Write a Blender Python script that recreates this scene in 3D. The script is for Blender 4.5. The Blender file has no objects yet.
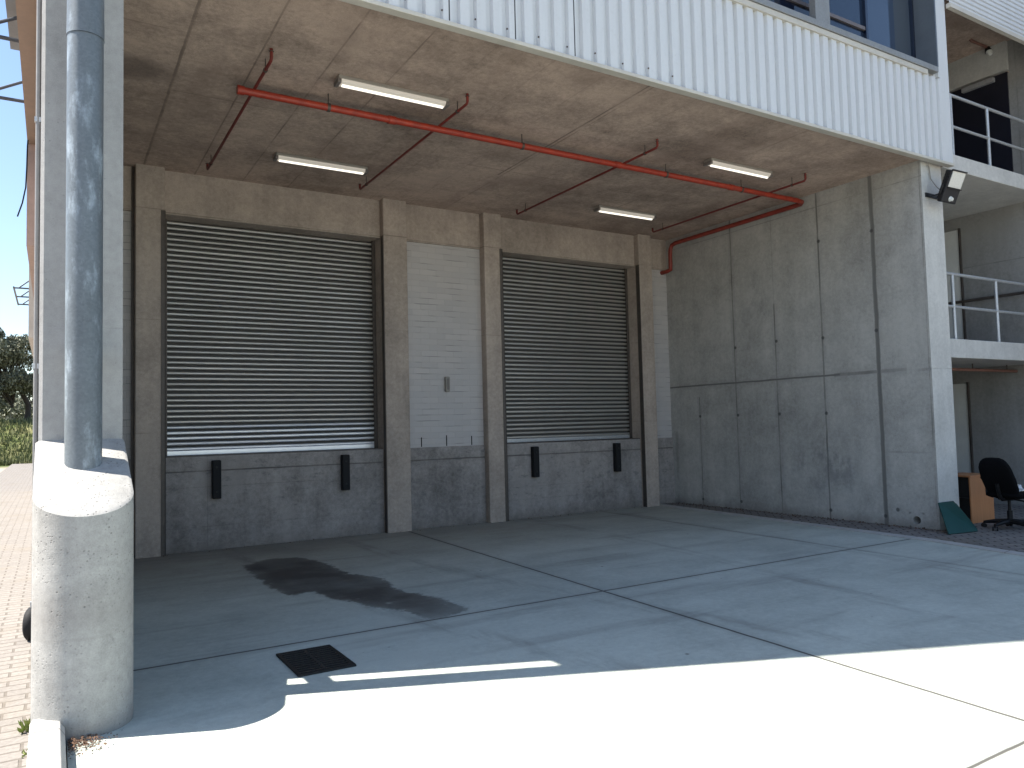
import bpy, math, random
from mathutils import Vector, Matrix, Euler
R = math.radians
random.seed(11)
scene = bpy.context.scene
col = scene.collection

# ------------------------------------------------------------------ mesh kit
class MB:
    def __init__(self):
        self.v = []; self.f = []; self.m = []; self.sm = []
    def add(self, vs, fs, mi=0, sm=False):
        o = len(self.v); self.v += [tuple(p) for p in vs]
        for f in fs:
            self.f.append(tuple(i + o for i in f)); self.m.append(mi); self.sm.append(sm)
        return self
    def box(self, x0, x1, y0, y1, z0, z1, mi=0):
        vs = [(x, y, z) for z in (z0, z1) for y in (y0, y1) for x in (x0, x1)]
        return self.add(vs, [(0, 2, 3, 1), (4, 5, 7, 6), (0, 1, 5, 4), (2, 6, 7, 3), (0, 4, 6, 2), (1, 3, 7, 5)], mi)
    def obox(self, c, sx, sy, sz, M=None, mi=0):
        M = M or Matrix.Identity(3); c = Vector(c)
        vs = [c + M @ Vector((x * sx / 2, y * sy / 2, z * sz / 2)) for z in (-1, 1) for y in (-1, 1) for x in (-1, 1)]
        return self.add(vs, [(0, 2, 3, 1), (4, 5, 7, 6), (0, 1, 5, 4), (2, 6, 7, 3), (0, 4, 6, 2), (1, 3, 7, 5)], mi)
    def tube(self, pts, r, n=12, caps=True, mi=0, sm=True):
        pts = [Vector(p) for p in pts]; rs = r if isinstance(r, (list, tuple)) else [r] * len(pts)
        rings = []; prev = None
        for i, p in enumerate(pts):
            a = pts[max(i - 1, 0)]; b = pts[min(i + 1, len(pts) - 1)]
            t = (b - a).normalized()
            if prev is None:
                u = t.orthogonal().normalized()
            else:
                u = (prev - t * prev.dot(t)).normalized()
            prev = u; w = t.cross(u)
            rings.append([p + (u * math.cos(2 * math.pi * k / n) + w * math.sin(2 * math.pi * k / n)) * rs[i] for k in range(n)])
        vs = [q for ring in rings for q in ring]; fs = []
        for i in range(len(pts) - 1):
            for k in range(n):
                k2 = (k + 1) % n
                fs.append((i * n + k, i * n + k2, (i + 1) * n + k2, (i + 1) * n + k))
        self.add(vs, fs, mi, sm)
        if caps:
            self.add(rings[0], [tuple(reversed(range(n)))], mi); self.add(rings[-1], [tuple(range(n))], mi)
        return self
    def prism(self, poly, axis, a, b, mi=0, sm=False):
        # poly: 2D points; axis: extrusion axis 0/1/2; remaining axes keep their order
        def P(u, v, w):
            p = [0, 0, 0]; o = [i for i in range(3) if i != axis]
            p[o[0]] = u; p[o[1]] = v; p[axis] = w; return p
        n = len(poly)
        self.add([P(u, v, a) for u, v in poly] + [P(u, v, b) for u, v in poly],
                 [(i, (i + 1) % n, n + (i + 1) % n, n + i) for i in range(n)], mi, sm)
        self.add([P(u, v, a) for u, v in poly], [tuple(range(n))], mi)
        self.add([P(u, v, b) for u, v in poly], [tuple(range(n))], mi)
        return self
    def sheet(self, poly, axis, a, b, mi=0, sm=False):
        # open profile swept along an axis
        def P(u, v, w):
            p = [0, 0, 0]; o = [i for i in range(3) if i != axis]
            p[o[0]] = u; p[o[1]] = v; p[axis] = w; return p
        n = len(poly)
        return self.add([P(u, v, a) for u, v in poly] + [P(u, v, b) for u, v in poly],
                        [(i, i + 1, n + i + 1, n + i) for i in range(n - 1)], mi, sm)
    def build(self, name, mats, parent=None, bevel=0, recalc=True, attr=None):
        import bmesh
        org = parent_world(parent)
        me = bpy.data.meshes.new(name)
        me.from_pydata([(p[0] - org.x, p[1] - org.y, p[2] - org.z) for p in self.v], [], self.f)
        mats = mats if isinstance(mats, (list, tuple)) else [mats]
        for m in mats: me.materials.append(m)
        for p, mi, sm in zip(me.polygons, self.m, self.sm):
            p.material_index = mi; p.use_smooth = sm
        if recalc:
            bm = bmesh.new(); bm.from_mesh(me)
            bmesh.ops.remove_doubles(bm, verts=bm.verts, dist=1e-5)
            bmesh.ops.recalc_face_normals(bm, faces=bm.faces)
            bm.to_mesh(me); bm.free()
            if any(self.sm) and not all(self.sm): me.set_sharp_from_angle(angle=R(38))
        if attr:
            an, vals = attr
            at = me.attributes.new(an, 'FLOAT', 'POINT'); at.data.foreach_set('value', vals)
        o = bpy.data.objects.new(name, me); col.objects.link(o)
        if parent is not None: o.parent = parent
        if bevel:
            b = o.modifiers.new('bevel', 'BEVEL'); b.width = bevel; b.segments = 2; b.limit_method = 'ANGLE'; b.angle_limit = R(40)
            b.harden_normals = False
        return o

def parent_world(p):
    v = Vector((0, 0, 0))
    while p is not None:
        v += p.location; p = p.parent
    return v
def tag(o, label=None, cat=None, group=None, kind=None):
    if label: o['label'] = label
    if cat: o['category'] = cat
    if group: o['group'] = group
    if kind: o['kind'] = kind
    return o
def thing(name, loc, label, cat, group=None):
    o = bpy.data.objects.new(name, None); col.objects.link(o); o.location = loc; o.empty_display_size = .1
    return tag(o, label, cat, group)
def copy_tree(o, loc=None, parent=None):
    c = o.copy(); col.objects.link(c)
    if parent is not None: c.parent = parent
    if loc is not None: c.location = loc
    for ch in list(o.children): copy_tree(ch, None, c)
    return c
def struct(o): o['kind'] = 'structure'; return o

# ------------------------------------------------------------------ node kit
class NT:
    def __init__(self, name):
        self.mat = bpy.data.materials.new(name); self.mat.use_nodes = True
        self.t = self.mat.node_tree; self.t.nodes.clear()
        self.out = self.t.nodes.new('ShaderNodeOutputMaterial')
        self.b = self.t.nodes.new('ShaderNodeBsdfPrincipled')
        self.t.links.new(self.b.outputs[0], self.out.inputs[0])
    def node(self, typ, ins=None, **props):
        n = self.t.nodes.new('ShaderNode' + typ)
        for k, v in props.items(): setattr(n, k, v)
        for k, v in (ins or {}).items(): self.set(n.inputs[k], v)
        return n
    def set(self, s, v):
        if isinstance(v, bpy.types.NodeSocket): self.t.links.new(v, s)
        elif isinstance(v, (tuple, list)) and len(v) == 3 and s.type == 'RGBA': s.default_value = (*v, 1)
        else: s.default_value = v
    def math(self, op, a, b=0.0, c=None, clamp=False):
        n = self.node('Math', operation=op, use_clamp=clamp)
        self.set(n.inputs[0], a); self.set(n.inputs[1], b)
        if c is not None: self.set(n.inputs[2], c)
        return n.outputs[0]
    def pos(self): 
        if not hasattr(self, '_p'): self._p = self.node('NewGeometry').outputs['Position']
        return self._p
    def obj(self): return self.node('TexCoord').outputs['Object']
    def sep(self, v):
        n = self.node('SeparateXYZ', {0: v}); return n.outputs[0], n.outputs[1], n.outputs[2]
    def scale(self, v, s, off=(0, 0, 0)):
        n = self.node('Mapping', {'Vector': v}); n.inputs['Scale'].default_value = s; n.inputs['Location'].default_value = off
        return n.outputs[0]
    def noise(self, v, scale, detail=5, rough=.55, dist=0.0):
        return self.node('TexNoise', {'Vector': v, 'Scale': scale, 'Detail': detail, 'Roughness': rough, 'Distortion': dist}).outputs['Fac']
    def map(self, x, a, b, c=0.0, d=1.0, smooth=False):
        n = self.node('MapRange', interpolation_type='SMOOTHSTEP' if smooth else 'LINEAR', clamp=True)
        for i, v in enumerate((x, a, b, c, d)): self.set(n.inputs[i], v)
        return n.outputs[0]
    def mix(self, f, a, b, blend='MIX'):
        n = self.node('Mix', data_type='RGBA', blend_type=blend, clamp_factor=True)
        self.set(n.inputs[0], f); self.set(n.inputs[6], a); self.set(n.inputs[7], b)
        return n.outputs[2]
    def bump(self, h, strength=.3, dist=.02, normal=None):
        n = self.node('Bump', {'Height': h, 'Strength': strength, 'Distance': dist})
        if normal is not None: self.set(n.inputs['Normal'], normal)
        return n.outputs[0]
    def final(self, colr=None, rough=None, metal=None, normal=None, spec=None):
        b = self.b
        if colr is not None: self.set(b.inputs['Base Color'], colr)
        if rough is not None: self.set(b.inputs['Roughness'], rough)
        if metal is not None: self.set(b.inputs['Metallic'], metal)
        if normal is not None: self.set(b.inputs['Normal'], normal)
        if spec is not None: self.set(b.inputs['Specular IOR Level'], spec)
        return self.mat

def plain(name, c, rough=.6, metal=0.0, var=.12, scale=8, spec=.5, bump=0.0):
    n = NT(name); p = n.obj()
    f = n.noise(p, scale, 6, .6); g = n.noise(p, scale * 9, 3, .6)
    f = n.math('ADD', n.math('MULTIPLY', f, .7), n.math('MULTIPLY', g, .3))
    k = n.map(f, .3, .7, 1 - var, 1 + var)
    cc = n.node('VectorMath', {0: (c[0], c[1], c[2])}, operation='SCALE'); n.set(cc.inputs['Scale'], k)
    nr = n.bump(g, bump, .005) if bump else None
    return n.final(cc.outputs[0], n.map(f, .3, .7, max(rough - .08, .02), min(rough + .08, 1)), metal, nr, spec)

def concrete(name, base, blotch=.22, lines=(), dots=None, wall=True, pits=.5, stain=(.14, .125, .11), stain_amt=.35, rough=.85, seed=0.0, extra=None, light=.12, halo=0.0):
    """lines: (axis, position, half width, strength, [axis2, lo, hi])"""
    n = NT(name); p = n.pos()
    ps = n.scale(p, (1, 1, 1), (seed, seed * 1.7, seed * .6))
    big = n.noise(ps, .55, 6, .62, .3); mid = n.noise(ps, 2.6, 7, .62, .2); fine = n.noise(ps, 22, 5, .65); grain = n.noise(ps, 140, 2, .5)
    if wall:
        strk = n.noise(n.scale(ps, (5, 5, .35)), 1.0, 5, .6)
    else:
        strk = n.noise(n.scale(ps, (.7, 3.2, 1)), 1.0, 5, .6)
    v = n.math('ADD', n.math('MULTIPLY', n.math('SUBTRACT', big, .5), 1.5), n.math('MULTIPLY', n.math('SUBTRACT', mid, .5), 1.0))
    v = n.math('ADD', v, n.math('MULTIPLY', n.math('SUBTRACT', strk, .5), .7))
    v = n.math('ADD', v, n.math('MULTIPLY', n.math('SUBTRACT', fine, .5), 1.0))
    v = n.math('ADD', v, n.math('MULTIPLY', n.math('SUBTRACT', grain, .5), .7))
    k = n.math('ADD', 1.0, n.math('MULTIPLY', v, blotch * 1.6))
    cc = n.node('VectorMath', {0: base}, operation='SCALE'); n.set(cc.inputs['Scale'], k); c = cc.outputs[0]
    # dark weathering stains with their own outline, and pale lime bloom
    st = n.math('MULTIPLY', n.map(n.math('ADD', big, n.math('MULTIPLY', n.math('SUBTRACT', fine, .5), .25)), .56, .74, smooth=True), n.map(mid, .42, .62, smooth=True))
    c = n.mix(n.math('MULTIPLY', st, stain_amt), c, stain)
    lb = n.map(n.noise(n.scale(ps, (1, 1, 1), (9, 4, 2)), 1.4, 6, .65), .58, .75, smooth=True)
    c = n.mix(n.math('MULTIPLY', lb, light), c, tuple(min(1, b * 1.5) for b in base))
    h = n.math('ADD', n.math('MULTIPLY', fine, .6), n.math('MULTIPLY', grain, .25))
    # blow holes
    vo = n.node('TexVoronoi', {'Vector': ps, 'Scale': 26.0, 'Randomness': 1.0}, feature='F1')
    hole = n.math('MULTIPLY', n.map(vo.outputs['Distance'], .07, .16, 1, 0), n.map(n.noise(ps, 5.0, 2), .5, .62))
    c = n.mix(n.math('MULTIPLY', hole, pits), c, tuple(b * .35 for b in base))
    h = n.math('SUBTRACT', h, n.math('MULTIPLY', hole, pits * 1.5))
    if lines:
        xyz = n.sep(p); wob = n.math('MULTIPLY', n.math('SUBTRACT', n.noise(ps, 3.5, 4), .5), .03)
        brk = n.map(n.noise(n.scale(ps, (1, 1, 1), (3, 8, 5)), 1.7, 5, .65), .36, .60)
        tot = None
        for L in lines:
            d = n.math('ABSOLUTE', n.math('SUBTRACT', n.math('ADD', xyz[L[0]], n.math('MULTIPLY', wob, min(1.0, L[2] * 30))), L[1]))
            if len(L) > 5 and L[5] is not None: pass
            m = n.map(d, L[2] * .35, L[2], 1, 0, smooth=True)
            if len(L) > 4 and L[4]:
                ax, lo, hi = L[4]
                m = n.math('MULTIPLY', m, n.math('MULTIPLY', n.map(xyz[ax], lo - .01, lo + .01), n.map(xyz[ax], hi - .01, hi + .01, 1, 0)))
            if L[3] < .95: m = n.math('MULTIPLY', m, n.map(brk, 0, 1, .15 if L[3] < .75 else .5, 1))
            if halo:
                hm = n.math('MULTIPLY', n.math('MULTIPLY', n.map(d, L[2], .045 + L[2] * 2.5, 1, 0, smooth=True), halo * L[3]), n.map(mid, .40, .62, smooth=True))
                if len(L) > 4 and L[4]: hm = n.math('MULTIPLY', hm, n.math('MULTIPLY', n.map(xyz[L[4][0]], L[4][1] - .01, L[4][1] + .01), n.map(xyz[L[4][0]], L[4][2] - .01, L[4][2] + .01, 1, 0)))
                m = n.math('MAXIMUM', m, hm)
            m = n.math('MULTIPLY', m, L[3])
            tot = m if tot is None else n.math('MAXIMUM', tot, m)
        c = n.mix(tot, c, tuple(b * .38 for b in base))
        h = n.math('SUBTRACT', h, n.math('MULTIPLY', tot, 1.2))
    if extra: c, h, rough = extra(n, p, c, h, rough)
    return n.final(c, rough, 0.0, n.bump(h, .45, .006), .3)

M = {}
# ------------------------------------------------------------------ materials: concrete
WX, YB = 9.71, 10.25
dots = None
def wall_extra(n, p, c, h, rough):
    # the damp black mould patch in the lower middle of the side wall and a squarish grey patch above it
    x, y, z = n.sep(p)
    w = n.math('MULTIPLY', n.math('SUBTRACT', n.noise(p, 4, 5, .65), .5), .9)
    for cy, cz, ry, rz, s in ((7.35, .75, 0.65, .42, .26), (8.45, 3.25, .42, .55, .22), (6.9, .9, .35, .5, .14)):
        dy = n.math('DIVIDE', n.math('SUBTRACT', y, cy), ry); dz = n.math('DIVIDE', n.math('SUBTRACT', z, cz), rz)
        d = n.math('ADD', n.math('SQRT', n.math('ADD', n.math('MULTIPLY', dy, dy), n.math('MULTIPLY', dz, dz))), w)
        drip = n.map(n.noise(n.scale(p, (3.5, 3.5, 2.2)), 1.6, 7, .72), .42, .64, smooth=True)
        c = n.mix(n.math('MULTIPLY', n.math('MULTIPLY', n.map(d, .45, 1.25, 1, 0, smooth=True), n.map(drip, 0, 1, .12, 1.0)), s * 1.5), c, (.115, .12, .13))
    # formwork tie holes down the board joints
    rad = None
    for y0, zs in ((9.7, (.12, 1.56)), (8.84, (.14, 1.56, 2.68)), (8.0, (1.56, 2.7)), (7.16, (.14, 1.55, 2.66, 4.1)), (6.31, (.13, 2.67, 4.06)), (6.13, (.23,))):
        for z0 in zs:
            v = n.node('VectorMath', {0: p, 1: (WX, y0, z0)}, operation='DISTANCE').outputs['Value']
            m = n.map(v, .018, .032, 1, 0)
            rad = m if rad is None else n.math('MAXIMUM', rad, m)
    c = n.mix(n.math('MULTIPLY', rad, .8), c, (.06, .06, .06))
    h = n.math('SUBTRACT', h, rad)
    # earth splashed up along the foot
    ft = n.map(n.math('ADD', z, n.math('MULTIPLY', n.noise(p, 5, 4), .18)), .08, .26, 1, 0)
    c = n.mix(n.math('MULTIPLY', ft, .55), c, (.15, .135, .115))
    return c, h, rough
M['side'] = concrete('board_marked_concrete', (.41, .40, .375), .38, halo=.35, lines=[
    (1, 6.30, .045, .95, None), (2, 2.10, .036, .9, (1, 5.9, 7.0)), (2, 2.10, .020, .95, (1, 6.9, 11)), (2, 2.08, .03, .5, (1, 5.5, 6.2)),
    (1, 7.17, .020, .9, None), (1, 8.02, .016, .9, (2, -1, 3.3)), (1, 8.02, .010, .4, (2, 3.3, 6)), (1, 8.86, .016, .85, None), (1, 9.70, .014, .85, (2, -1, 1.9)),
    (2, 4.62, .012, .5, None), (1, 5.60, .012, .6, None), (2, 1.0, .02, .35, (1, 5.5, 6.3)), (1, 10.3, .05, .5, (2, -1, 1.3))],
    seed=3.0, extra=wall_extra, light=.3, stain_amt=.2)
def soffit_extra(n, p, c, h, rough):
    x, y, z = n.sep(p)
    w = n.math('MULTIPLY', n.math('SUBTRACT', n.noise(p, 3, 5, .65), .5), .8)
    dy = n.math('DIVIDE', n.math('SUBTRACT', y, 7.55), .28); dx = n.math('DIVIDE', n.math('SUBTRACT', x, .5), .5)
    d = n.math('ADD', n.math('SQRT', n.math('ADD', n.math('MULTIPLY', dy, dy), n.math('MULTIPLY', dx, dx))), w)
    c = n.mix(n.math('MULTIPLY', n.map(d, .5, 1.2, 1, 0, smooth=True), .6), c, (.13, .10, .09))
    # rusty film near the front edge
    br = n.map(n.noise(n.scale(p, (.8, .5, 1), (5, 2, 0)), 1.3, 6, .66, .3), .48, .70, smooth=True)
    c = n.mix(n.math('MULTIPLY', br, .45), c, (.25, .175, .14))
    dk = n.map(n.noise(n.scale(p, (1, .6, 1), (1, 6, 0)), 3.1, 6, .7), .58, .74, smooth=True)
    c = n.mix(n.math('MULTIPLY', dk, .35), c, (.16, .13, .115))
    r = n.math('MULTIPLY', n.map(n.math('ADD', y, n.math('MULTIPLY', w, .9)), 5.5, 6.3, 1, 0), .3)
    return n.mix(r, c, (.24, .18, .14)), h, rough
M['soffit'] = concrete('ply_marked_soffit_concrete', (.445, .338, .275), .66, wall=False, halo=.22, lines=[(0, .96 + .595 * k, .012, .70 if k in (0, 1, 2, 3, 7, 11) else .28, None) for k in range(16)]
    + [(1, 7.86, .012, .72, (0, .96, 2.2)), (1, 8.42, .010, .6, (0, 4.4, 7.5)), (1, 6.65, .01, .5, (0, -1, 1.5)), (0, 5.07, .016, .9, (1, 5, 8.6)), (0, .95, .016, .85, None), (0, 1.555, .012, .78, None)],
    seed=1.3, extra=soffit_extra, stain_amt=.5)
def dock_extra(n, p, c, h, rough):
    x, y, z = n.sep(p)
    sc = n.map(n.noise(n.scale(p, (2.2, 2.2, 5)), 2.2, 7, .72), .56, .66, smooth=True)
    band = n.map(z, .05, .5) 
    c = n.mix(n.math('MULTIPLY', n.math('MULTIPLY', sc, band), .45), c, (.10, .10, .105))
    ft = n.map(n.math('ADD', z, n.math('MULTIPLY', n.noise(p, 5, 4), .22)), .08, .30, 1, 0)
    return n.mix(n.math('MULTIPLY', ft, .5), c, (.15, .13, .11)), h, rough
M['dock'] = concrete('scuffed_dock_concrete', (.285, .258, .240), .62, halo=.2, lines=[(2, 1.005, .014, .85, None), (2, .80, .008, .4, (0, 1, 3.2)), (2, .30, .007, .25, None), (0, 1.70, .01, .35, None), (2, .50, .007, .3, (0, 6, 9))], seed=6.0, extra=dock_extra, stain_amt=.5, light=.3)
M['beam'] = concrete('warm_concrete', (.40, .335, .285), .42, halo=.2, lines=[(2, 4.29, .010, .6, None), (2, 2.9, .007, .4, None), (2, 1.5, .007, .45, None)], seed=2.2)
M['pale'] = concrete('pale_plastered_concrete', (.355, .352, .342), .26, lines=[(2, 2.15, .006, .35, None)], seed=8.0, pits=.3, stain_amt=.25)
M['paleend'] = concrete('pale_end_concrete', (.53, .52, .49), .26, lines=[(2, 2.09, .008, .5, None), (2, 4.30, .006, .4, None)], seed=9.1, pits=.35, stain_amt=.35)
M['tower'] = concrete('grey_tower_concrete', (.25, .245, .235), .36, lines=[(2, 3.95, .012, .5, None), (1, 5.95, .012, .5, None)], seed=4.4, light=.25)
def guard_extra(n, p, c, h, rough):
    x, y, z = n.sep(p)
    w = n.math('MULTIPLY', n.math('SUBTRACT', n.noise(p, 5, 4), .5), .035)
    zz = n.math('ADD', z, w)
    b = n.math('MULTIPLY', n.map(zz, .47, .60), n.map(zz, .60, .78, 1, 0))
    c = n.mix(n.math('MULTIPLY', b, .35), c, (.24, .22, .2))
    ln = n.math('MULTIPLY', n.map(n.math('ABSOLUTE', n.math('SUBTRACT', zz, .49)), .003, .012, 1, 0), .45)
    c = n.mix(n.math('MULTIPLY', ln, .5), c, (.25, .24, .22))
    vo = n.node('TexVoronoi', {'Vector': p, 'Scale': 48.0}, feature='F1')
    ag = n.math('MULTIPLY', n.map(vo.outputs['Distance'], .12, .26, 1, 0), n.map(n.noise(p, 9, 2), .44, .56))
    ag = n.math('MULTIPLY', ag, n.map(z, .75, 1.15, .45, 1.2))
    c = n.mix(n.math('MULTIPLY', ag, .75), c, (.16, .15, .14))
    ft = n.map(n.math('ADD', z, n.math('MULTIPLY', n.noise(p, 6, 4), .1)), .04, .16, 1, 0)
    c = n.mix(n.math('MULTIPLY', ft, .5), c, (.2, .185, .16))
    return c, n.math('SUBTRACT', h, ag), rough
M['guard'] = concrete('cast_guard_concrete', (.375, .365, .343), .36, seed=5.5, extra=guard_extra, pits=.8, stain_amt=.2)
M['kerb'] = concrete('kerb_concrete', (.42, .41, .385), .16, seed=7.7, lines=[(1, 4.30, .012, .9, None), (1, 3.3, .012, .9, None), (1, 2.3, .012, .9, None)], pits=.5)

# yard slab: joints, the wet stain (outline stored on the mesh), dust along the dock
def yard_extra(n, p, c, h, rough):
    x, y, z = n.sep(p)
    a = n.node('Attribute', attribute_name='stain').outputs['Fac']
    d = n.math('ADD', a, n.math('ADD', n.math('MULTIPLY', n.math('SUBTRACT', n.noise(p, 5.5, 6, .65), .5), .22), n.math('MULTIPLY', n.math('SUBTRACT', n.noise(p, 25, 4, .6), .5), .10)))
    w = n.map(d, -.05, .01, 1, 0, smooth=True)
    dry = n.map(n.noise(n.scale(p, (1, 1, 1), (2, 7, 0)), 3.2, 3), .66, .74, 1, .25)
    tail = n.math('MULTIPLY', n.map(n.math('ADD', y, n.math('MULTIPLY', n.math('SUBTRACT', n.noise(p, 3, 5, .65), .5), 1.2)), 5.6, 6.3, .75, 1.0), n.map(d, -.16, -.02, 1.0, .85))
    w = n.math('MULTIPLY', w, tail)
    w = n.math('MULTIPLY', n.math('MULTIPLY', w, dry), n.map(n.noise(p, 1.6, 5, .6), .36, .58, .78, 1.0))
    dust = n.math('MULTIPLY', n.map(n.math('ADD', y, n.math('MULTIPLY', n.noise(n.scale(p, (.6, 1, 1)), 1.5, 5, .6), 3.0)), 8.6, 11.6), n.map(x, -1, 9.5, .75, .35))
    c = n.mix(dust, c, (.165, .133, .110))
    tr = n.math('MULTIPLY', n.map(n.noise(n.scale(p, (.32, 2.6, 1), (4, 1, 0)), 1.0, 5, .6), .52, .72, smooth=True), .42)
    c = n.mix(tr, c, (.20, .19, .175))
    fl = n.map(n.node('TexVoronoi', {'Vector': n.scale(p, (1, 1, 1), (.3, .8, 0)), 'Scale': 2.2}, feature='F1').outputs['Distance'], .018, .04, 1, 0)
    c = n.mix(n.math('MULTIPLY', fl, .8), c, (.06, .05, .045))
    rs = n.map(n.noise(n.scale(p, (1, 1, 1), (12, 3, 0)), 1.1, 4), .68, .76, smooth=True)
    c = n.mix(n.math('MULTIPLY', rs, .22), c, (.33, .24, .15))
    sp = n.node('TexVoronoi', {'Vector': n.scale(p, (1, 1, 1), (3.3, 1.8, 0)), 'Scale': 5.5}, feature='F1')
    sr = n.node('SeparateColor', {0: sp.outputs['Color']}).outputs[0]
    oil = n.math('MULTIPLY', n.map(n.math('ADD', sp.outputs['Distance'], n.math('MULTIPLY', n.noise(p, 60, 2), .02)), .03, .075, 1, 0, smooth=True), n.map(sr, .80, .90))
    c = n.mix(n.math('MULTIPLY', oil, .65), c, (.07, .06, .055))
    # faint curved tyre marks running in towards the docks
    for k_, (tx, cv) in enumerate(((1.9, .10), (3.35, .10), (6.4, -.06), (8.0, -.06))):
        tl = n.math('SUBTRACT', x, n.math('ADD', tx, n.math('MULTIPLY', n.math('POWER', n.math('SUBTRACT', 10.3, y), 2.0), cv * .25)))
        tm = n.math('MULTIPLY', n.map(n.math('ABSOLUTE', n.math('ADD', tl, n.math('MULTIPLY', n.math('SUBTRACT', n.noise(p, 2, 4), .5), .12))), .05, .17, 1, 0, smooth=True), n.map(n.noise(n.scale(p, (3, .5, 1), (k_ * 3, 0, 0)), 1.6, 6, .68), .44, .68))
        c = n.mix(n.math('MULTIPLY', tm, .52), c, (.16, .15, .14))
    c = n.mix(n.math('MULTIPLY', w, .93), c, (.046, .040, .038))
    return c, n.math('MULTIPLY', h, n.math('SUBTRACT', 1.0, n.math('MULTIPLY', w, .5))), n.map(w, 0, 1, .82, .62)
M['yard'] = None  # made below with skewed joints
def make_yard():
    def ex(n, p, c, h, rough):
        x, y, z = n.sep(p)
        wob = n.math('MULTIPLY', n.math('SUBTRACT', n.noise(p, 5, 3), .5), .012)
        # joints: across X at y=5.46 and y=1.84, along Y slightly askew
        xs = n.math('SUBTRACT', x, n.math('MULTIPLY', n.math('SUBTRACT', y, 5.5), .0423))
        tot = None
        for d, wd, s in ((n.math('SUBTRACT', y, 5.46), .019, .95), (n.math('SUBTRACT', y, 1.84), .014, .95), (n.math('SUBTRACT', xs, 4.2), .019, .95), (n.math('SUBTRACT', xs, 7.74), .011, .6), (n.math('SUBTRACT', y, -2.0), .011, .85)):
            m = n.math('MULTIPLY', n.map(n.math('ABSOLUTE', n.math('ADD', d, wob)), wd * .4, wd, 1, 0), s)
            e = n.math('MULTIPLY', n.map(n.math('ABSOLUTE', n.math('ADD', d, n.math('MULTIPLY', wob, 4))), .01, .09, 1, 0, smooth=True), .16)
            m = n.math('MAXIMUM', m, e)
            tot = m if tot is None else n.math('MAXIMUM', tot, m)
        c, h, rough = yard_extra(n, p, c, h, rough)
        c = n.mix(tot, c, (.07, .065, .06))
        return c, n.math('SUBTRACT', h, n.math('MULTIPLY', tot, 1.5)), rough
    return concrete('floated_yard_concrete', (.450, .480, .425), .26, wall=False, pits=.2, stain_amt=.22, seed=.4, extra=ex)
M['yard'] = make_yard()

def paving(name, c1, c2, mortar, bw, bh, rotz=0.0, dirt=.3, msize=.012):
    n = NT(name); p = n.pos()
    mp = n.node('Mapping', {'Vector': p}); mp.inputs['Rotation'].default_value = (0, 0, rotz)
    pv = mp.outputs[0]
    w = n.node('VectorMath', {0: pv, 1: n.node('VectorMath', {0: n.node('TexNoise', {'Vector': p, 'Scale': 2.5}).outputs['Color'], 1: (.02, .02, 0)}, operation='MULTIPLY').outputs[0]}, operation='ADD').outputs[0]
    b = n.node('TexBrick', {'Vector': w, 'Color1': c1, 'Color2': c2, 'Mortar': mortar, 'Scale': 1.0, 'Mortar Size': msize, 'Mortar Smooth': .3, 'Bias': 0.0, 'Brick Width': bw, 'Row Height': bh})
    c = b.outputs['Color']
    g = n.noise(p, 45, 4, .6); big = n.noise(p, 1.3, 6, .65)
    c = n.mix(n.map(g, .3, .7, .3, 0), c, (.12, .11, .1), 'MULTIPLY')
    c = n.mix(n.math('MULTIPLY', n.map(big, .48, .68, smooth=True), dirt), c, (.17, .14, .10))
    h = n.math('ADD', n.math('MULTIPLY', n.math('SUBTRACT', 1.0, b.outputs['Fac']), 1.0), n.math('MULTIPLY', g, .3))
    return n.final(c, .9, 0.0, n.bump(h, .6, .008), .25)
M['path'] = paving('cream_brick_paving', (.265, .240, .215), (.235, .214, .194), (.165, .145, .125), .21, .105, 0.0, .3, .009)
M['apron'] = paving('grey_brick_paving', (.30, .275, .25), (.23, .215, .2), (.09, .08, .07), .21, .105, R(45), .4)

# brick panel, painted white
def white_brick():
    n = NT('white_painted_brick'); p = n.pos(); x, y, z = n.sep(p)
    v = n.node('CombineXYZ', {0: n.math('ADD', x, y), 1: z, 2: 0.0}).outputs[0]
    b = n.node('TexBrick', {'Vector': v, 'Color1': (.52, .485, .465), 'Color2': (.47, .44, .425), 'Mortar': (.46, .43, .415), 'Scale': 1.0, 'Mortar Size': .006, 'Mortar Smooth': .5, 'Brick Width': .27, 'Row Height': .088})
    c = b.outputs['Color']
    # raked-out bed joints: short dark dashes here and there
    row = n.math('ABSOLUTE', n.math('SUBTRACT', n.math('FRACT', n.math('DIVIDE', n.math('ADD', z, n.math('MULTIPLY', n.math('SUBTRACT', n.noise(p, 4, 2), .5), .012)), .088)), .5))
    gap = n.math('MULTIPLY', n.map(row, .435, .475), n.map(n.noise(n.scale(v, (2.2, 11.36, 1)), 1.0, 2, .5), .51, .60))
    c = n.mix(n.math('MULTIPLY', gap, .62), c, (.16, .15, .15))
    g = n.noise(p, 30, 5, .6); big = n.noise(p, 1.2, 5, .6)
    c = n.mix(n.map(big, .4, .7, 0, .3), c, (.42, .42, .43))
    h = n.math('ADD', n.math('SUBTRACT', 1.0, n.math('ADD', n.math('MULTIPLY', b.outputs['Fac'], .6), gap)), n.math('MULTIPLY', g, .4))
    return n.final(c, .7, 0.0, n.bump(h, .5, .008), .3)
M['brick'] = white_brick()

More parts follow.
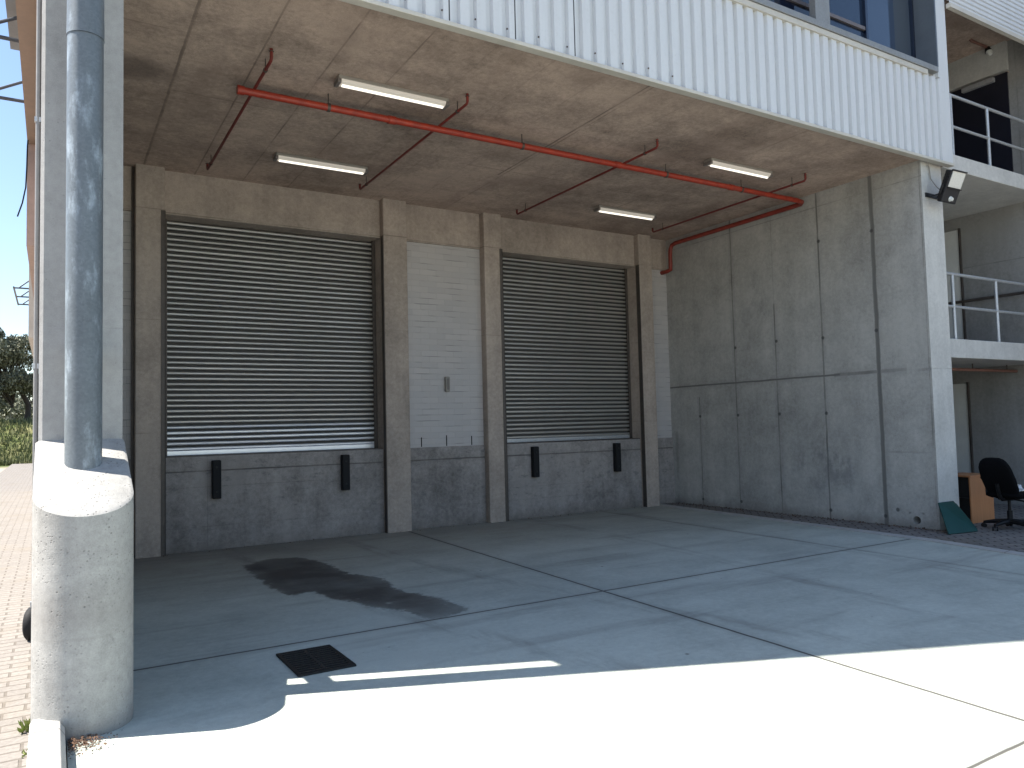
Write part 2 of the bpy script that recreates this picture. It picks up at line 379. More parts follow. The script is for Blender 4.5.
# metals and paints
def zinc(name, base, rough=.42, spang=22, metal=.75, contrast=.35, blot=1.0):
    n = NT(name); p = n.obj()
    vo = n.node('TexVoronoi', {'Vector': p, 'Scale': float(spang)}, feature='F1')
    sp = n.node('SeparateColor', {0: vo.outputs['Color']}).outputs[0]
    big = n.noise(n.scale(p, (1, 1, .5)), 3.2, 6, .65); fn = n.noise(p, 40, 4, .6)
    k = n.math('ADD', n.map(sp, 0, 1, 1 - contrast * .35, 1 + contrast * .35), n.math('MULTIPLY', n.math('SUBTRACT', big, .5), contrast * 2.2))
    k = n.math('ADD', k, n.math('MULTIPLY', n.math('SUBTRACT', fn, .5), contrast * .5))
    if blot > 1:
        bl = n.noise(n.scale(p, (2.2, 2.2, .8)), 4.0, 6, .68); k = n.math('MULTIPLY', k, n.map(bl, .50, .72, .85, blot, smooth=True))
    cc = n.node('VectorMath', {0: base}, operation='SCALE'); n.set(cc.inputs['Scale'], k)
    return n.final(cc.outputs[0], n.map(big, .3, .7, rough + .1, rough - .08), metal, n.bump(fn, .05, .002), .5)
M['zinc'] = zinc('weathered_galvanised_steel', (.15, .175, .195), .45, 80, .1, .28, blot=1.9)
M['zincdark'] = zinc('galvanised_window_steel', (.24, .245, .245), .5, 60, .2, .2)
M['rail'] = zinc('galvanised_rail_steel', (.50, .51, .52), .45, 60, .5, .2)
def slat(name, base, rough, metal, grime, spread):
    n = NT(name); p = n.pos(); x, y, z = n.sep(p)
    row = n.math('FLOOR', n.math('DIVIDE', n.math('SUBTRACT', z, 1.265), .07))
    wn = n.node('TexWhiteNoise', {'W': row}, noise_dimensions='1D').outputs['Value']
    s = n.noise(n.scale(p, (.8, 1, .5)), 1.0, 4, .6); f = n.noise(n.scale(p, (1, 1, 3)), 7, 5, .65)
    k = n.math('ADD', n.map(wn, 0, 1, 1 - spread, 1 + spread), n.math('MULTIPLY', n.math('SUBTRACT', s, .5), .3))
    k = n.math('ADD', k, n.math('MULTIPLY', n.math('SUBTRACT', f, .5), .2))
    cc = n.node('VectorMath', {0: base}, operation='SCALE'); n.set(cc.inputs['Scale'], k)
    spots = n.math('MULTIPLY', n.map(n.noise(p, 34, 3), .66, .74), n.map(n.noise(p, 2.2, 3), .5, .65))
    c = n.mix(n.math('MULTIPLY', spots, grime), cc.outputs[0], (.5, .5, .5))
    return n.final(c, rough, metal, None, .5)
M['slat'] = slat('dull_galvanised_slats', (.60, .575, .54), .36, .65, .4, .14)
M['slatnew'] = slat('bright_new_slats', (.86, .88, .93), .34, .6, .0, .22)
M['joint'] = plain('shade_dark_slat_joint', (.085, .081, .076), .8, 0, .3, 20)  # dark colour paints in the shade of the gaps between slats
M['block'] = plain('white_block_infill', (.66, .66, .63), .8, 0, .1, 4)
M['steel'] = plain('dark_angle_steel', (.10, .085, .075), .55, .5, .3, 12)
def cladding_mat():
    n = NT('white_ribbed_sheet'); p = n.pos()
    s = n.noise(n.scale(p, (9, 1, .5)), 1.0, 5, .6); f = n.noise(p, 30, 4)
    c = n.mix(n.map(s, .45, .75, 0, .25), (.60, .615, .63), (.47, .475, .47))
    c = n.mix(n.map(f, .55, .75, 0, .15), c, (.4, .39, .37))
    return n.final(c, .5, 0.0, None, .35)
M['clad'] = cladding_mat()
M['flash'] = plain('cream_flashing', (.52, .49, .43), .5, 0, .12, 4)
M['darkgap'] = plain('dark_lap_joint', (.05, .05, .055), .8)
M['screw'] = plain('rusted_screw', (.08, .06, .05), .6)
def red_paint():
    n = NT('red_pipe_paint'); p = n.pos()
    f = n.noise(p, 9, 6, .65); g = n.noise(p, 60, 3)
    c = n.mix(n.map(f, .35, .65), (.37, .038, .014), (.25, .026, .014))
    c = n.mix(n.map(g, .62, .74, 0, .5), c, (.10, .03, .02))
    return n.final(c, n.map(f, .3, .7, .35, .55), 0.0, n.bump(g, .1, .002), .5)
M['red'] = red_paint()
M['reddark'] = plain('dark_red_pipe_paint', (.16, .022, .016), .5, 0, .3, 14)
M['brownred'] = plain('faded_red_pipe_paint', (.20, .095, .07), .6, 0, .25, 10)
M['redmid'] = plain('shaded_red_pipe_paint', (.25, .035, .022), .5, 0, .3, 10)  # main pipe's red darkened to stand for the wall run's dimmer light
M['frame'] = plain('dark_grey_frame_paint', (.055, .062, .075), .5, .2, .2, 10)
M['black'] = plain('black_rubber', (.012, .012, .013), .75, 0, .3, 20, .3)
M['blackplastic'] = plain('black_plastic', (.007, .007, .008), .5, 0, .2, 15, .25)
M['fabric'] = plain('black_seat_fabric', (.006, .006, .007), .95, 0, .3, 60, .06, .3)
M['iron'] = plain('cast_iron', (.022, .021, .02), .6, .3, .3, 25, .4, .3)
M['ironbar'] = plain('worn_cast_iron', (.035, .033, .03), .55, .3, .3, 25, .4, .3)
M['void'] = plain('dark_sump', (.006, .006, .006), 1.0, 0, .2, 5, .1)
M['lampbody'] = plain('grey_lamp_body', (.27, .25, .22), .5, 0, .1)
M['lampend'] = plain('grey_lamp_end', (.16, .14, .13), .5, 0, .1)
def glow(name, c, s):
    n = NT(name); n.set(n.b.inputs['Base Color'], (.42, .39, .35)); n.set(n.b.inputs['Emission Color'], c); n.b.inputs['Emission Strength'].default_value = s
    n.b.inputs['Roughness'].default_value = .3
    return n.mat
M['tubeglow'] = glow('lit_fluorescent_tube', (1.0, .93, .80), .55)
M['diffuser'] = glow('lit_lamp_diffuser', (1.0, .90, .76), .10)
M['lens'] = plain('floodlight_reflector_glass', (.72, .70, .64), .18, 0, .15, 60)
M['floodbody'] = plain('dark_cast_aluminium', (.03, .03, .033), .5, .5, .2, 20)
M['sensor'] = plain('pale_sensor_dome', (.7, .7, .66), .25, 0, .05)
M['green'] = plain('dark_green_painted_board', (.008, .055, .048), .5, 0, .2, 6)
def wood(name, a, b):
    n = NT(name); p = n.obj()
    g = n.noise(n.scale(p, (14, 14, .9)), 1.5, 6, .6, .6)
    return n.final(n.mix(n.map(g, .35, .65), a, b), .45, 0.0, None, .4)
M['wood'] = wood('beech_veneer', (.50, .22, .095), (.42, .18, .075))
M['wooddark'] = plain('near_black_panel', (.015, .013, .012), .6)  # near-black finish of the cabinet's bottom, shelf and divider
M['paper'] = plain('crumpled_white_plastic', (.65, .68, .72), .5, 0, .1, 20, .4, .4)
M['leafdry'] = plain('dry_leaf', (.115, .065, .040), .9, 0, .5, 40)
M['doordark'] = plain('dark_blue_door', (.012, .013, .022), .35, 0, .2, 3)
M['ochre'] = plain('brown_boarded_soffit', (.22, .15, .11), .7, 0, .2, 3)
M['pink'] = plain('pink_brick_wall', (.36, .255, .215), .85, 0, .15, 9)
M['beige'] = plain('beige_plaster', (.45, .40, .35), .85, 0, .1, 6)
M['greysoff'] = plain('grey_steel_soffit', (.17, .18, .19), .6, .2, .2, 5)
M['conduit'] = plain('grey_brown_pvc', (.23, .225, .22), .5, 0, .15, 8)
def glass(name, c):
    n = NT(name); n.set(n.b.inputs['Base Color'], c); n.b.inputs['Roughness'].default_value = .03
    n.b.inputs['Specular IOR Level'].default_value = .9
    return n.mat
M['glassdark'] = glass('dark_tinted_glass', (.008, .013, .030))
M['glassblue'] = glass('painted_sky_glass', (.036, .056, .095))  # paler blue paints the sky's reflection into this pane
M['glassmid'] = glass('painted_mid_sky_glass', (.012, .022, .045))  # a fainter sky reflection painted in as mid blue
M['glassgrey'] = glass('grey_blind_glass', (.06, .075, .095))
M['jamb'] = plain('blue_grey_window_lining', (.105, .125, .15), .5, .1, .15, 6)
M['transom'] = plain('brown_grey_frame', (.14, .12, .12), .5)

# vegetation
def leafmat(name, a, b):
    n = NT(name); oi = n.node('NewGeometry')
    r = oi.outputs['Random Per Island']
    c = n.mix(r, a, b)
    n.final(c, .7, 0.0, None, .25)
    return n.mat
M['leaf'] = leafmat('grey_green_leaf', (.06, .07, .045), (.24, .245, .175))
M['leaf2'] = leafmat('olive_leaf', (.07, .085, .03), (.19, .19, .07))
M['leafpale'] = leafmat('haze_pale_leaf', (.13, .14, .11), (.30, .30, .25))  # leaf colour paled to put distance haze into the far shrub
M['grass'] = leafmat('meadow_grass', (.085, .105, .035), (.22, .215, .10))
M['weed'] = leafmat('weed_leaf', (.14, .19, .05), (.30, .33, .11))
M['bark'] = plain('tree_bark', (.05, .04, .032), .95, 0, .3, 8)
def terrain_mat():
    n = NT('meadow_earth'); p = n.pos(); x, y, z = n.sep(p)
    f = n.noise(p, .35, 7, .65); g = n.noise(p, 2.5, 6, .65)
    c = n.mix(n.map(f, .4, .62, smooth=True), (.08, .10, .032), (.19, .18, .085))
    c = n.mix(n.map(g, .5, .72, 0, .6), c, (.06, .09, .02))
    earth = n.mix(n.map(g, .3, .7), (.25, .21, .17), (.36, .32, .28))
    c = n.mix(n.map(n.math('ADD', y, n.math('MULTIPLY', f, 6)), 48.5, 51.5), earth, c)
    return n.final(c, .95, 0.0, n.bump(g, .5, .08), .1)
M['terrain'] = terrain_mat()

# ------------------------------------------------------------------ ground
def height(x, y):
    t = min(max((y - 49.5) / 11.0, 0), 1); t = t * t * (3 - 2 * t)
    z = -.06 + 2.45 * t
    if y > 60: z += min((y - 60) * .022, 3.5)
    z += .12 * t * (math.sin(x * .7) + math.sin(y * .43 + x * .2))
    return z
xs = [-3000, -900, -300, -120, -60] + [-40 + i * 2 for i in range(41)] + [60, 120, 300, 900, 3000]
ys = [-3000, -900, -300, -100, -40, 0, 20, 40] + [46 + i * 1.5 for i in range(50)] + [150, 250, 500, 1200, 3000]
mb = MB(); nx = len(xs)
mb.add([(x, y, height(x, y)) for y in ys for x in xs],
       [(j * nx + i, j * nx + i + 1, (j + 1) * nx + i + 1, (j + 1) * nx + i) for j in range(len(ys) - 1) for i in range(nx - 1)], 0, True)
tag(struct(mb.build('terrain', M['terrain'], recalc=False)), 'open ground with grass rising to a bank behind the building')

STAIN = [(1.8, 8.91), (2.14, 9.2), (2.51, 9.07), (2.65, 8.54), (2.66, 7.73), (2.85, 7.25), (2.75, 6.63), (2.93, 6.14), (2.95, 5.58), (2.68, 5.46), (2.47, 5.47), (2.47, 5.86), (2.3, 6.07), (2.2, 6.41), (2.1, 6.63), (2.06, 7.06), (1.84, 6.97), (1.77, 7.5), (1.78, 8.09)]
def sdf(x, y):
    best = 1e9; inside = False; n = len(STAIN)
    for i in range(n):
        ax, ay = STAIN[i]; bx, by = STAIN[(i + 1) % n]
        dx, dy = bx - ax, by - ay
        t = max(0, min(1, ((x - ax) * dx + (y - ay) * dy) / (dx * dx + dy * dy)))
        best = min(best, math.hypot(x - ax - t * dx, y - ay - t * dy))
        if (ay > y) != (by > y) and x < ax + (y - ay) / (by - ay) * dx: inside = not inside
    return -best if inside else best
KERB = [(-60, 8.6), (4.0, 8.62), (5.2, 8.85), (10.5, 9.22)]
def kerbx(y):
    for (a, xa), (b, xb) in zip(KERB, KERB[1:]):
        if y <= b: return xa + (xb - xa) * (y - a) / (b - a)
    return KERB[-1][1]
xs = [.07] + [.1 + .08 * i for i in range(1, 45)] + [4 + .35 * i for i in range(13)] + [None]
ys = [-60, -30, -15, -8, -4, -2, 0, 1, 2, 3, 4] + [4.6 + .08 * i for i in range(65)] + [10.0, 10.36]
mb = MB(); vals = []; nx = len(xs)
pts = []
for y in ys:
    for x in xs:
        xx = kerbx(y) if x is None else x
        pts.append((xx, y, 0.0)); vals.append(max(-.5, min(1.0, sdf(xx, y))) if y > 4 and xx < 4 else 1.0)
mb.add(pts, [(j * nx + i, j * nx + i + 1, (j + 1) * nx + i + 1, (j + 1) * nx + i) for j in range(len(ys) - 1) for i in range(nx - 1)])
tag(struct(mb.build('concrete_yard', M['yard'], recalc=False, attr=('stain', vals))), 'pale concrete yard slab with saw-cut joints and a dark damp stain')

# concrete edging flush with the slab, then the brick apron
mb = MB(); yy = [-60, -10, 0, 4.0, 5.2, 7, 10.36]
E0 = .004
mb.add([(kerbx(y), y, .012) for y in yy] + [(kerbx(y) + .11, y, .020) for y in yy] + [(kerbx(y), y, -.05) for y in yy],
       [(i, i + 1, 7 + i + 1, 7 + i) for i in range(6)] + [(i, 14 + i, 15 + i, i + 1) for i in range(6)])
tag(struct(mb.build('kerb_edging', M['kerb'])), 'low concrete edging between the yard slab and the brick apron')
mb = MB()
mb.add([(kerbx(y) + .11, y, .015) for y in yy] + [(40, y, .015) for y in yy], [(i, i + 1, 7 + i + 1, 7 + i) for i in range(6)])
tag(struct(mb.build('brick_apron', M['apron'])), 'grey brick paving in front of the stair tower')
mb = MB(); mb.add([(-1.85, -60, .005), (-.09, -60, .005), (-.09, 5.27, .005), (-.09, 50, .03), (-1.85, 50, .03), (-1.85, 5.27, .005)], [(0, 1, 2, 5), (5, 2, 3, 4)])
tag(struct(mb.build('brick_path', M['path'])), 'cream brick path running along the left side of the building')
mb = MB(); mb.prism([(-.085, -.05), (.062, -.05), (.062, .07), (.040, .105), (-.072, .11), (-.085, .09)], 1, -60, 4.50)
tag(struct(mb.build('kerb', M['kerb'], bevel=.006)), 'raised concrete kerb stones beside the brick path')

# ------------------------------------------------------------------ loading bay building
B = thing('loading_bay_building', (5, 10.3, 0), 'concrete loading bay building with two roller shutters under a white ribbed overhang', 'building')
CZ = 4.83; YR = 10.37; TOP = 13.0
for a, b in ((.86, 1.19), (4.09, 4.46), (5.76, 6.08), (8.91, 9.21)):
    MB().box(a, b, YB, 10.75, -.05, CZ + .02).build('column', M['beam'], B, bevel=.012)
gaps = [(.37, .86), (1.19, 4.09), (4.46, 5.76), (6.08, 8.91), (9.21, WX)]
for i, (a, b) in enumerate(gaps):
    door = i in (1, 3)
    yf = YR if door or i == 2 else 10.40
    MB().box(a, b, yf, 10.75, 4.27, CZ + .02).build('lintel_beam', M['beam'], B, bevel=.01)
    MB().box(a, b, yf, 10.9, -.05, 1.0 if door else 1.0).box(a, b, yf + .004, 10.9, 1.0, 1.19).build('dock_wall', M['dock'], B, bevel=.006)
    if not door:
        o = MB().box(a, b, yf + .03, 10.9, 1.19, 4.27).build('brick_panel', M['brick'], B)
        if i == 2:
            for x in (4.70, 5.115, 5.545): MB().box(x - .007, x + .007, yf + .026, yf + .04, 1.20, 1.34 if x != 5.115 else 1.36).build('weep_slot', M['void'], o)
# roller shutters
PITCH = .07
SLAT = ((0, .045), (.02, .040), (.03, .004), (.08, -.004), (.16, -.0095), (.25, -.0125), (.34, -.0125), (.43, -.0095), (.50, -.004), (.55, .003), (.57, .012), (.58, .044), (.80, .046), (1.0, .045))
rnd_s = random.Random(21)
def shutter(x0, x1, newn, label):
    prof = []; y = 10.62; z = 1.27
    k = 0; zs = 1.265
    old = MB(); new = MB()
    root = None
    n = int((4.42 - zs) / PITCH)
    for i in range(n):
        z0 = zs + i * PITCH
        # curved slat, hook at the foot, gap above it
        tgt = new if i < newn else old
        NX = 16; tw = rnd_s.uniform(-.0005, .0005); cols_ = []
        for q in range(NX + 1):
            xx = x0 + (x1 - x0) * q / NX
            jy = .0007 * math.sin(xx * 2.1 + i * .35 + x0) * math.sin(i * .23 + 1) + tw + rnd_s.uniform(-.0002, .0002)
            jz = .0012 * math.sin(xx * 1.3 + i * .9)
            cols_.append([(xx, y + dy + jy, z0 + PITCH * t + jz) for t, dy in SLAT])
        ns = len(SLAT)
        vv = [v for c_ in cols_ for v in c_]
        quad = lambda q, k2: (q * ns + k2, q * ns + k2 + 1, (q + 1) * ns + k2 + 1, (q + 1) * ns + k2)
        tgt.add(vv, [quad(q, k2) for q in range(NX) for k2 in range(2, ns - 4)], 0, False)
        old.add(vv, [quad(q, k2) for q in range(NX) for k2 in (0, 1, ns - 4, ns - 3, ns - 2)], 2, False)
    mb = MB()
    c = old
    off = len(c.v); c.v += new.v; c.f += [tuple(q + off for q in f) for f in new.f]; c.m += [1] * len(new.f); c.sm += [False] * len(new.f)
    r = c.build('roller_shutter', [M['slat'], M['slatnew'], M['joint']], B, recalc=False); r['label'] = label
    MB().box(x0, x1, y - .012, y + .02, 1.205, 1.265).build('bottom_rail', M['slatnew'] if newn else M['rail'], r, bevel=.004)
    for s in (x0, x1):
        m = MB()
        if s == x0: m.box(s - .03, s + .035, y - .035, y - .025, 1.2, 4.3).box(s - .03, s + .035, y + .025, y + .035, 1.2, 4.3)
        else: m.box(s - .035, s + .03, y - .035, y - .025, 1.2, 4.3).box(s - .035, s + .03, y + .025, y + .035, 1.2, 4.3)
        m.build('guide_rail', M['steel'], r)
    MB().box(x0 - .05, x1 + .05, YR + .012, 10.75, 1.165, 1.203).build('threshold', M['steel'], r, bevel=.004)
    MB().box(x0 - .05, x1 + .05, 10.672, 10.70, 1.203, 4.5).build('backing', M['void'], r)
    return r
shutter(1.22, 4.07, 5, 'wide roller shutter with five brighter slats at its foot')
shutter(6.11, 8.89, 0, 'evenly dull roller shutter nearer the side wall')
# steel angles guarding the column arrises
for x in (1.19, 6.08):
    MB().box(x - .045, x + .006, YB - .008, YB, 0, 4.28).box(x, x + .008, YB - .008, YB + .10, 0, 4.28).build('column_edge_strip', M['steel'], B)
for x in (4.09, 8.91):
    MB().box(x - .008, x, YB, YB + .09, 0, 4.28).build('column_edge_strip', M['steel'], B)
MB().box(.825, .857, 10.38, 10.40, 0, CZ).build('column_edge_strip', M['steel'], B)  # narrow dark strip along the left of the first column
# side wall with a drain hole cut through the face
def side_wall():
    import bmesh
    y0, y1, z0, z1, x0, x1 = 5.57, 10.9, -.05, CZ + .02, WX, 10.18
    cy, cz, r = 5.87, .115, .052; n = 20
    mb = MB()
    ring = [(x0, cy + r * math.cos(2 * math.pi * k / n), cz + r * math.sin(2 * math.pi * k / n)) for k in range(n)]
    inner = [(x0 + .3, p[1], p[2]) for p in ring]
    # face around the hole: a square of side 2s then the rest
    s = .10
    def sq(t):
        c, d = math.cos(t), math.sin(t); m = max(abs(c), abs(d)); return (x0, cy + s * c / m, cz + s * d / m)
    outer = [sq(2 * math.pi * k / n + 1e-9) for k in range(n)]
    mb.add(ring + outer, [(k, (k + 1) % n, n + (k + 1) % n, n + k) for k in range(n)])
    mb.add(ring + inner, [(k, (k + 1) % n, n + (k + 1) % n, n + k) for k in range(n)])
    mb.add(inner, [tuple(range(n))], 1)
    # square corners
    for sy in (-1, 1):
        for sz in (-1, 1):
            pass
    ya, yb, za, zb = cy - s, cy + s, cz - s, cz + s
    quads = [(y0, ya, z0, z1), (yb, y1, z0, z1), (ya, yb, zb, z1), (ya, yb, z0, za)]
    for a, b, c, d in quads: mb.add([(x0, a, c), (x0, b, c), (x0, b, d), (x0, a, d)], [(0, 1, 2, 3)])
    # rest of the box
    mb.add([(x0, y0, z0), (x1, y0, z0), (x1, y0, z1), (x0, y0, z1)], [(0, 1, 2, 3)], 2)
    mb.add([(x1, y0, z0), (x1, y1, z0), (x1, y1, z1), (x1, y0, z1)], [(0, 1, 2, 3)])
    mb.add([(x0, y0, z1), (x1, y0, z1), (x1, y1, z1), (x0, y1, z1)], [(0, 1, 2, 3)])
    o = mb.build('side_wall', [M['side'], M['void'], M['paleend']], B, recalc=False)
    o['label'] = 'tall grey board-marked concrete wall closing the right of the bay'
    return o
side_wall()
# left flank, pier behind the downpipe and soffit
MB().prism([(-.07 + .02, 5.25), (.37, 5.25), (.37, 10.9), (-.07, 10.9), (-.07, 5.27)], 2, -.05, CZ).build('flank_wall', M['pale'], B)
MB().box(-.07, 10.27, 5.52, 10.9, CZ, 5.05).build('soffit_slab', M['soffit'], B)
MB().box(-.07, .42, 5.0, 5.44, 4.53, TOP).build('corner_shadow_caster', M['pale'], B)  # unseen box added above the view to cast the corner's shadow on the yard
# body of the building above and behind
MB().box(-.07, 10.2, 5.50, 25, 5.06, 6.0).box(-.07, 10.2, 5.80, 25, 6.0, 7.65).box(-.07, 3.0, 5.50, 5.80, 6.0, 7.65).box(9.99, 10.2, 5.50, 5.80, 6.0, 7.65).box(-.07, 10.2, 5.50, 25, 7.65, TOP).box(-.07, 10.2, 10.91, 25, -.05, 5.055).build('upper_wall', M['pale'], B)
# ribbed cladding along the overhang
def ribbed(x0, x1, z0, z1, phase=6.38, pitch=.1587, yo=5.492, d=.040):
    prof = []; k0 = math.floor((x0 - phase) / pitch)
    k = k0
    while True:
        b = phase + k * pitch
        for dx, y in ((0, yo - d), (.088, yo - d), (.099, yo), (.147, yo)):
            x = b + dx
            if x0 <= x <= x1: prof.append((x, y))
        k += 1
        if b > x1: break
    return [(x0, prof[0][1])] + prof + [(x1, prof[-1][1])]
mb = MB(); mb.sheet(ribbed(.42, 10.06, 0, 0), 2, 4.825, 5.945)
cl = mb.build('ribbed_cladding', M['clad'], B, recalc=False); cl['label'] = 'white vertical ribbed sheet cladding over the bay opening'
mb = MB(); mb.sheet(ribbed(9.985, 10.06, 0, 0), 2, 5.96, 7.6); mb.sheet(ribbed(.42, 10.0, 0, 0), 2, 7.6, TOP); mb.build('ribbed_cladding', M['clad'], B, recalc=False)
for x in (2.785, 3.425, 4.062):
    MB().box(x - .005, x + .005, 5.4495, 5.454, 4.84, 5.92).build('lap_joint', M['darkgap'], cl)
mb = MB()
for k in range(-25, -6):
    if k % 2 == 1:
        x = 6.30 + k * .1587 + .06 + random.uniform(-.008, .008); z = 4.91 + random.uniform(-.015, .015)
        if x > .5: MB().tube([(x, 5.453, z), (x, 5.444, z)], .008, 8).build('fixing_screw', M['screw'], cl)
MB().box(.42, 10.275, 5.435, 5.522, 4.792, 4.828).build('bottom_flashing', M['flash'], cl, bevel=.004)
MB().box(.42, 9.76, 5.43, 5.49, 5.93, 5.995).build('top_flashing', M['flash'], cl, bevel=.004)
MB().box(10.06, 10.275, 5.45, 5.50, 4.834, TOP).build('corner_trim', M['clad'], B, bevel=.004)
# ribbon window
W = MB().box(3.0, 9.98, 5.415, 5.74, 5.999, 6.072).build('ribbon_window', M['zincdark'], B, bevel=.004)
W['label'] = 'dark blue ribbon window with galvanised frame above the white cladding'
MB().box(9.955, 9.983, 5.415, 5.76, 6.075, 7.6).build('frame_jamb', M['jamb'], W)
MB().box(3.0, 9.98, 5.415, 5.74, 7.602, 7.65).build('frame_head', M['zincdark'], W)
for a, b, m in ((3.0, 6.9, 'glassdark'), (6.9, 7.7, 'glassdark'), (7.7, 8.89, 'glassmid'), (8.89, 9.55, 'glassblue'), (9.55, 9.95, 'glassgrey')):
    MB().box(a, b, 5.73, 5.745, 6.074, 7.60).build('pane', M[m], W)
for x in (4.4, 6.0, 7.66): MB().box(x - .13, x + .13, 5.445, 5.53, 6.075, 7.60).build('mullion', M['zincdark'], W, bevel=.003)
for x in (7.0, 8.89, 9.93): MB().box(x - .022, x + .022, 5.69, 5.73, 6.088, 7.55).build('glazing_bar', M['glassdark'], W)
MB().box(7.70, 8.865, 5.70, 5.728, 6.42, 6.465).build('transom', M['transom'], W)
MB().box(7.025, 7.695, 5.70, 5.728, 6.42, 6.465).build('transom', M['transom'], W)
# things far along the left flank: boarded soffit, pink bay, beige bay, grey soffit
MB().box(-.26, -.07, 5.6, 9.998, 4.80, 5.0).build('boarded_soffit', M['ochre'], B)
MB().box(-.262, -.072, 10.0, 18, 3.64, 4.997).build('brick_bay', M['pink'], B)
MB().box(-.47, -.072, 20.0, 27, 3.7, 6.0).build('plaster_bay', M['beige'], B)
MB().box(-.40, -.265, 5.9, 9.3, 5.55, 5.75).build('grey_soffit', M['greysoff'], B)

# ------------------------------------------------------------------ stair tower
T = thing('stair_tower', (11.7, 7.5, 0), 'open concrete stair tower with railed landings beside the loading bay', 'building')
TX = 13.2
MB().box(TX, TX + .3, 3.2, 11, -.05, 6.98).box(TX, TX + .3, 3.2, 6.05, 6.98, 7.52).box(TX, TX + .3, 7.6, 11, 6.98, 7.52).build('inner_wall', M['tower'], T)
MB().box(10.19, TX, 9.2, 9.5, -.05, 7.5).build('back_wall', M['tower'], T)
MB().box(10.19, 15, 5.6, 9.2, 4.83, 5.055).build('landing_slab', M['paleend'], T, bevel=.008)
MB().box(10.19, 15, 5.6, 9.2, 2.245, 2.50).build('landing_slab', M['paleend'], T, bevel=.008)
MB().box(10.29, 15, 5.5, 11, 7.5, 7.8).build('roof_slab', M['soffit'], T)
MB().box(TX - .06, TX + .05, 6.05, 9.1, 7.03, 7.5).build('door_lintel', M['paleend'], T)
d = MB().box(TX - .02, TX + .05, 6.07, 7.9, 5.055, 7.0).build('door', M['doordark'], T)
MB().box(TX - .10, TX - .03, 6.25, 6.75, 6.90, 6.97).build('door_closer', M['rail'], d)
for z0, z1 in ((2.5, 4.62), (.0, 2.0)):
    MB().box(TX - .03, TX + .01, 6.97, 8.6, z0, z1).build('brick_panel', M['block'], T)
    MB().box(TX - .05, TX - .002, 6.945, 6.968, z0, z1 + .02).build('door_frame', M['steel'], T)
MB().tube([(TX - .08, 9.0, 3.38), (TX - .08, 3.3, 3.38)], .025, 8).build('wall_handrail', M['steel'], T)
def handrail(z, posts, label):
    r = MB().tube([(10.2, 5.70, z + .91), (15, 5.70, z + .91)], .022, 10).build('handrail', M['rail'], T); r['label'] = label
    MB().tube([(10.2, 5.70, z + .46), (15, 5.70, z + .46)], .020, 10).build('mid_rail', M['rail'], r)
    for x in posts: MB().tube([(x, 5.70, z), (x, 5.70, z + .90)], .022, 10).build('post', M['rail'], r)
handrail(2.5, (10.55, 11.68, 12.85, 14.0), 'lower galvanised handrail on the first landing')
handrail(5.055, (10.75, 11.72, 12.9, 14.0), 'upper galvanised handrail in front of the dark door')
mb = MB(); prof = []
for k in range(26):
    z = 7.02 + k * .07
    prof += [(5.40, z), (5.40, z + .042), (5.425, z + .05), (5.425, z + .062)]
mb.sheet(prof, 0, 10.30, 16)
mb.build('horizontal_cladding', M['clad'], T, recalc=False)
MB().box(10.29, 16, 5.38, 5.44, 6.96, 7.02).build('cladding_flashing', M['flash'], T)
MB().box(10.29, 16, 5.5, 11.2, 7.81, TOP).build('tower_upper_wall', M['pale'], T)
# services in the tower
t = thing('red_pipe', (12.0, 6.2, 2.14), 'thin red-brown pipe under the first landing of the stair tower', 'pipe')
MB().tube([(10.25, 6.2, 2.15), (13.18, 6.2, 2.15)], .024, 10).build('pipe', M['brownred'], t)
for x in (10.9, 11.9, 12.9): MB().tube([(x, 6.2, 2.15), (x, 6.2, 2.245)], .008, 6).build('hanger', M['steel'], t)
t = thing('bulkhead_lamp', (12.9, 6.3, 7.3), 'small black bulkhead lamp on red conduit above the dark door', 'lamp')
MB().tube([(12.58, 6.30, 7.495), (12.60, 6.29, 7.465), (12.80, 6.28, 7.46), (13.02, 6.27, 7.455)], .022, 10).build('conduit', M['brownred'], t)
MB().tube([(13.03, 6.27, 7.45), (13.02, 6.25, 7.375)], [.035, .055], 14).build('housing', M['blackplastic'], t)
MB().tube([(13.022, 6.245, 7.373), (13.01, 6.215, 7.31)], [.05, .025], 14).build('globe', M['sensor'], t)

# ------------------------------------------------------------------ concrete guard and downpipe
def guard():
    cx, r, yf = .148, .232, 4.62
    pts = [(cx + r, 5.25)] 
    for k in range(33):
        a = -math.pi * k / 32
        pts.append((cx + r * math.cos(a), yf + r * math.sin(a)))
    pts.append((cx - r, 5.25))
    n = len(pts); mb = MB()
    zt = lambda y: 1.105 + .425 * (y - 4.39)
    inset = .018
    def ins(p):
        x, y = p; return (cx + (x - cx) * (1 - inset / r), yf + (y - yf) * (1 - inset / r) if y < yf else y)
    bot = [(x, y, -.03) for x, y in pts]; mid = [(x, y, zt(y) - .014) for x, y in pts]; top = [(*ins(p), zt(ins(p)[1])) for p in pts]
    zl = [.12, .35, .6, .85]
    rings = [bot] + [[(x, y, z) for x, y in pts] for z in zl] + [mid, top]
    for a, b in zip(rings, rings[1:]):
        mb.add(a + b, [(i, i + 1, n + i + 1, n + i) for i in range(n - 1)], 0, b is not top)
    mb.add(top, [tuple(range(n))])
    o = mb.build('concrete_guard', M['guard'])
    return tag(o, 'round-nosed pale concrete guard with sloping top around the galvanised downpipe', 'concrete guard')
guard()
PX, PY, PR = .152, 4.955, .094
D = thing('downpipe', (PX, PY, 1.3), 'thick galvanised steel downpipe rising from the concrete guard', 'downpipe')
MB().tube([(PX, PY, 1.2), (PX, PY, 3.80)], PR, 40).tube([(PX, PY, 3.80), (PX, PY, 3.803)], PR + .002, 40).build('lower_pipe', M['zinc'], D)
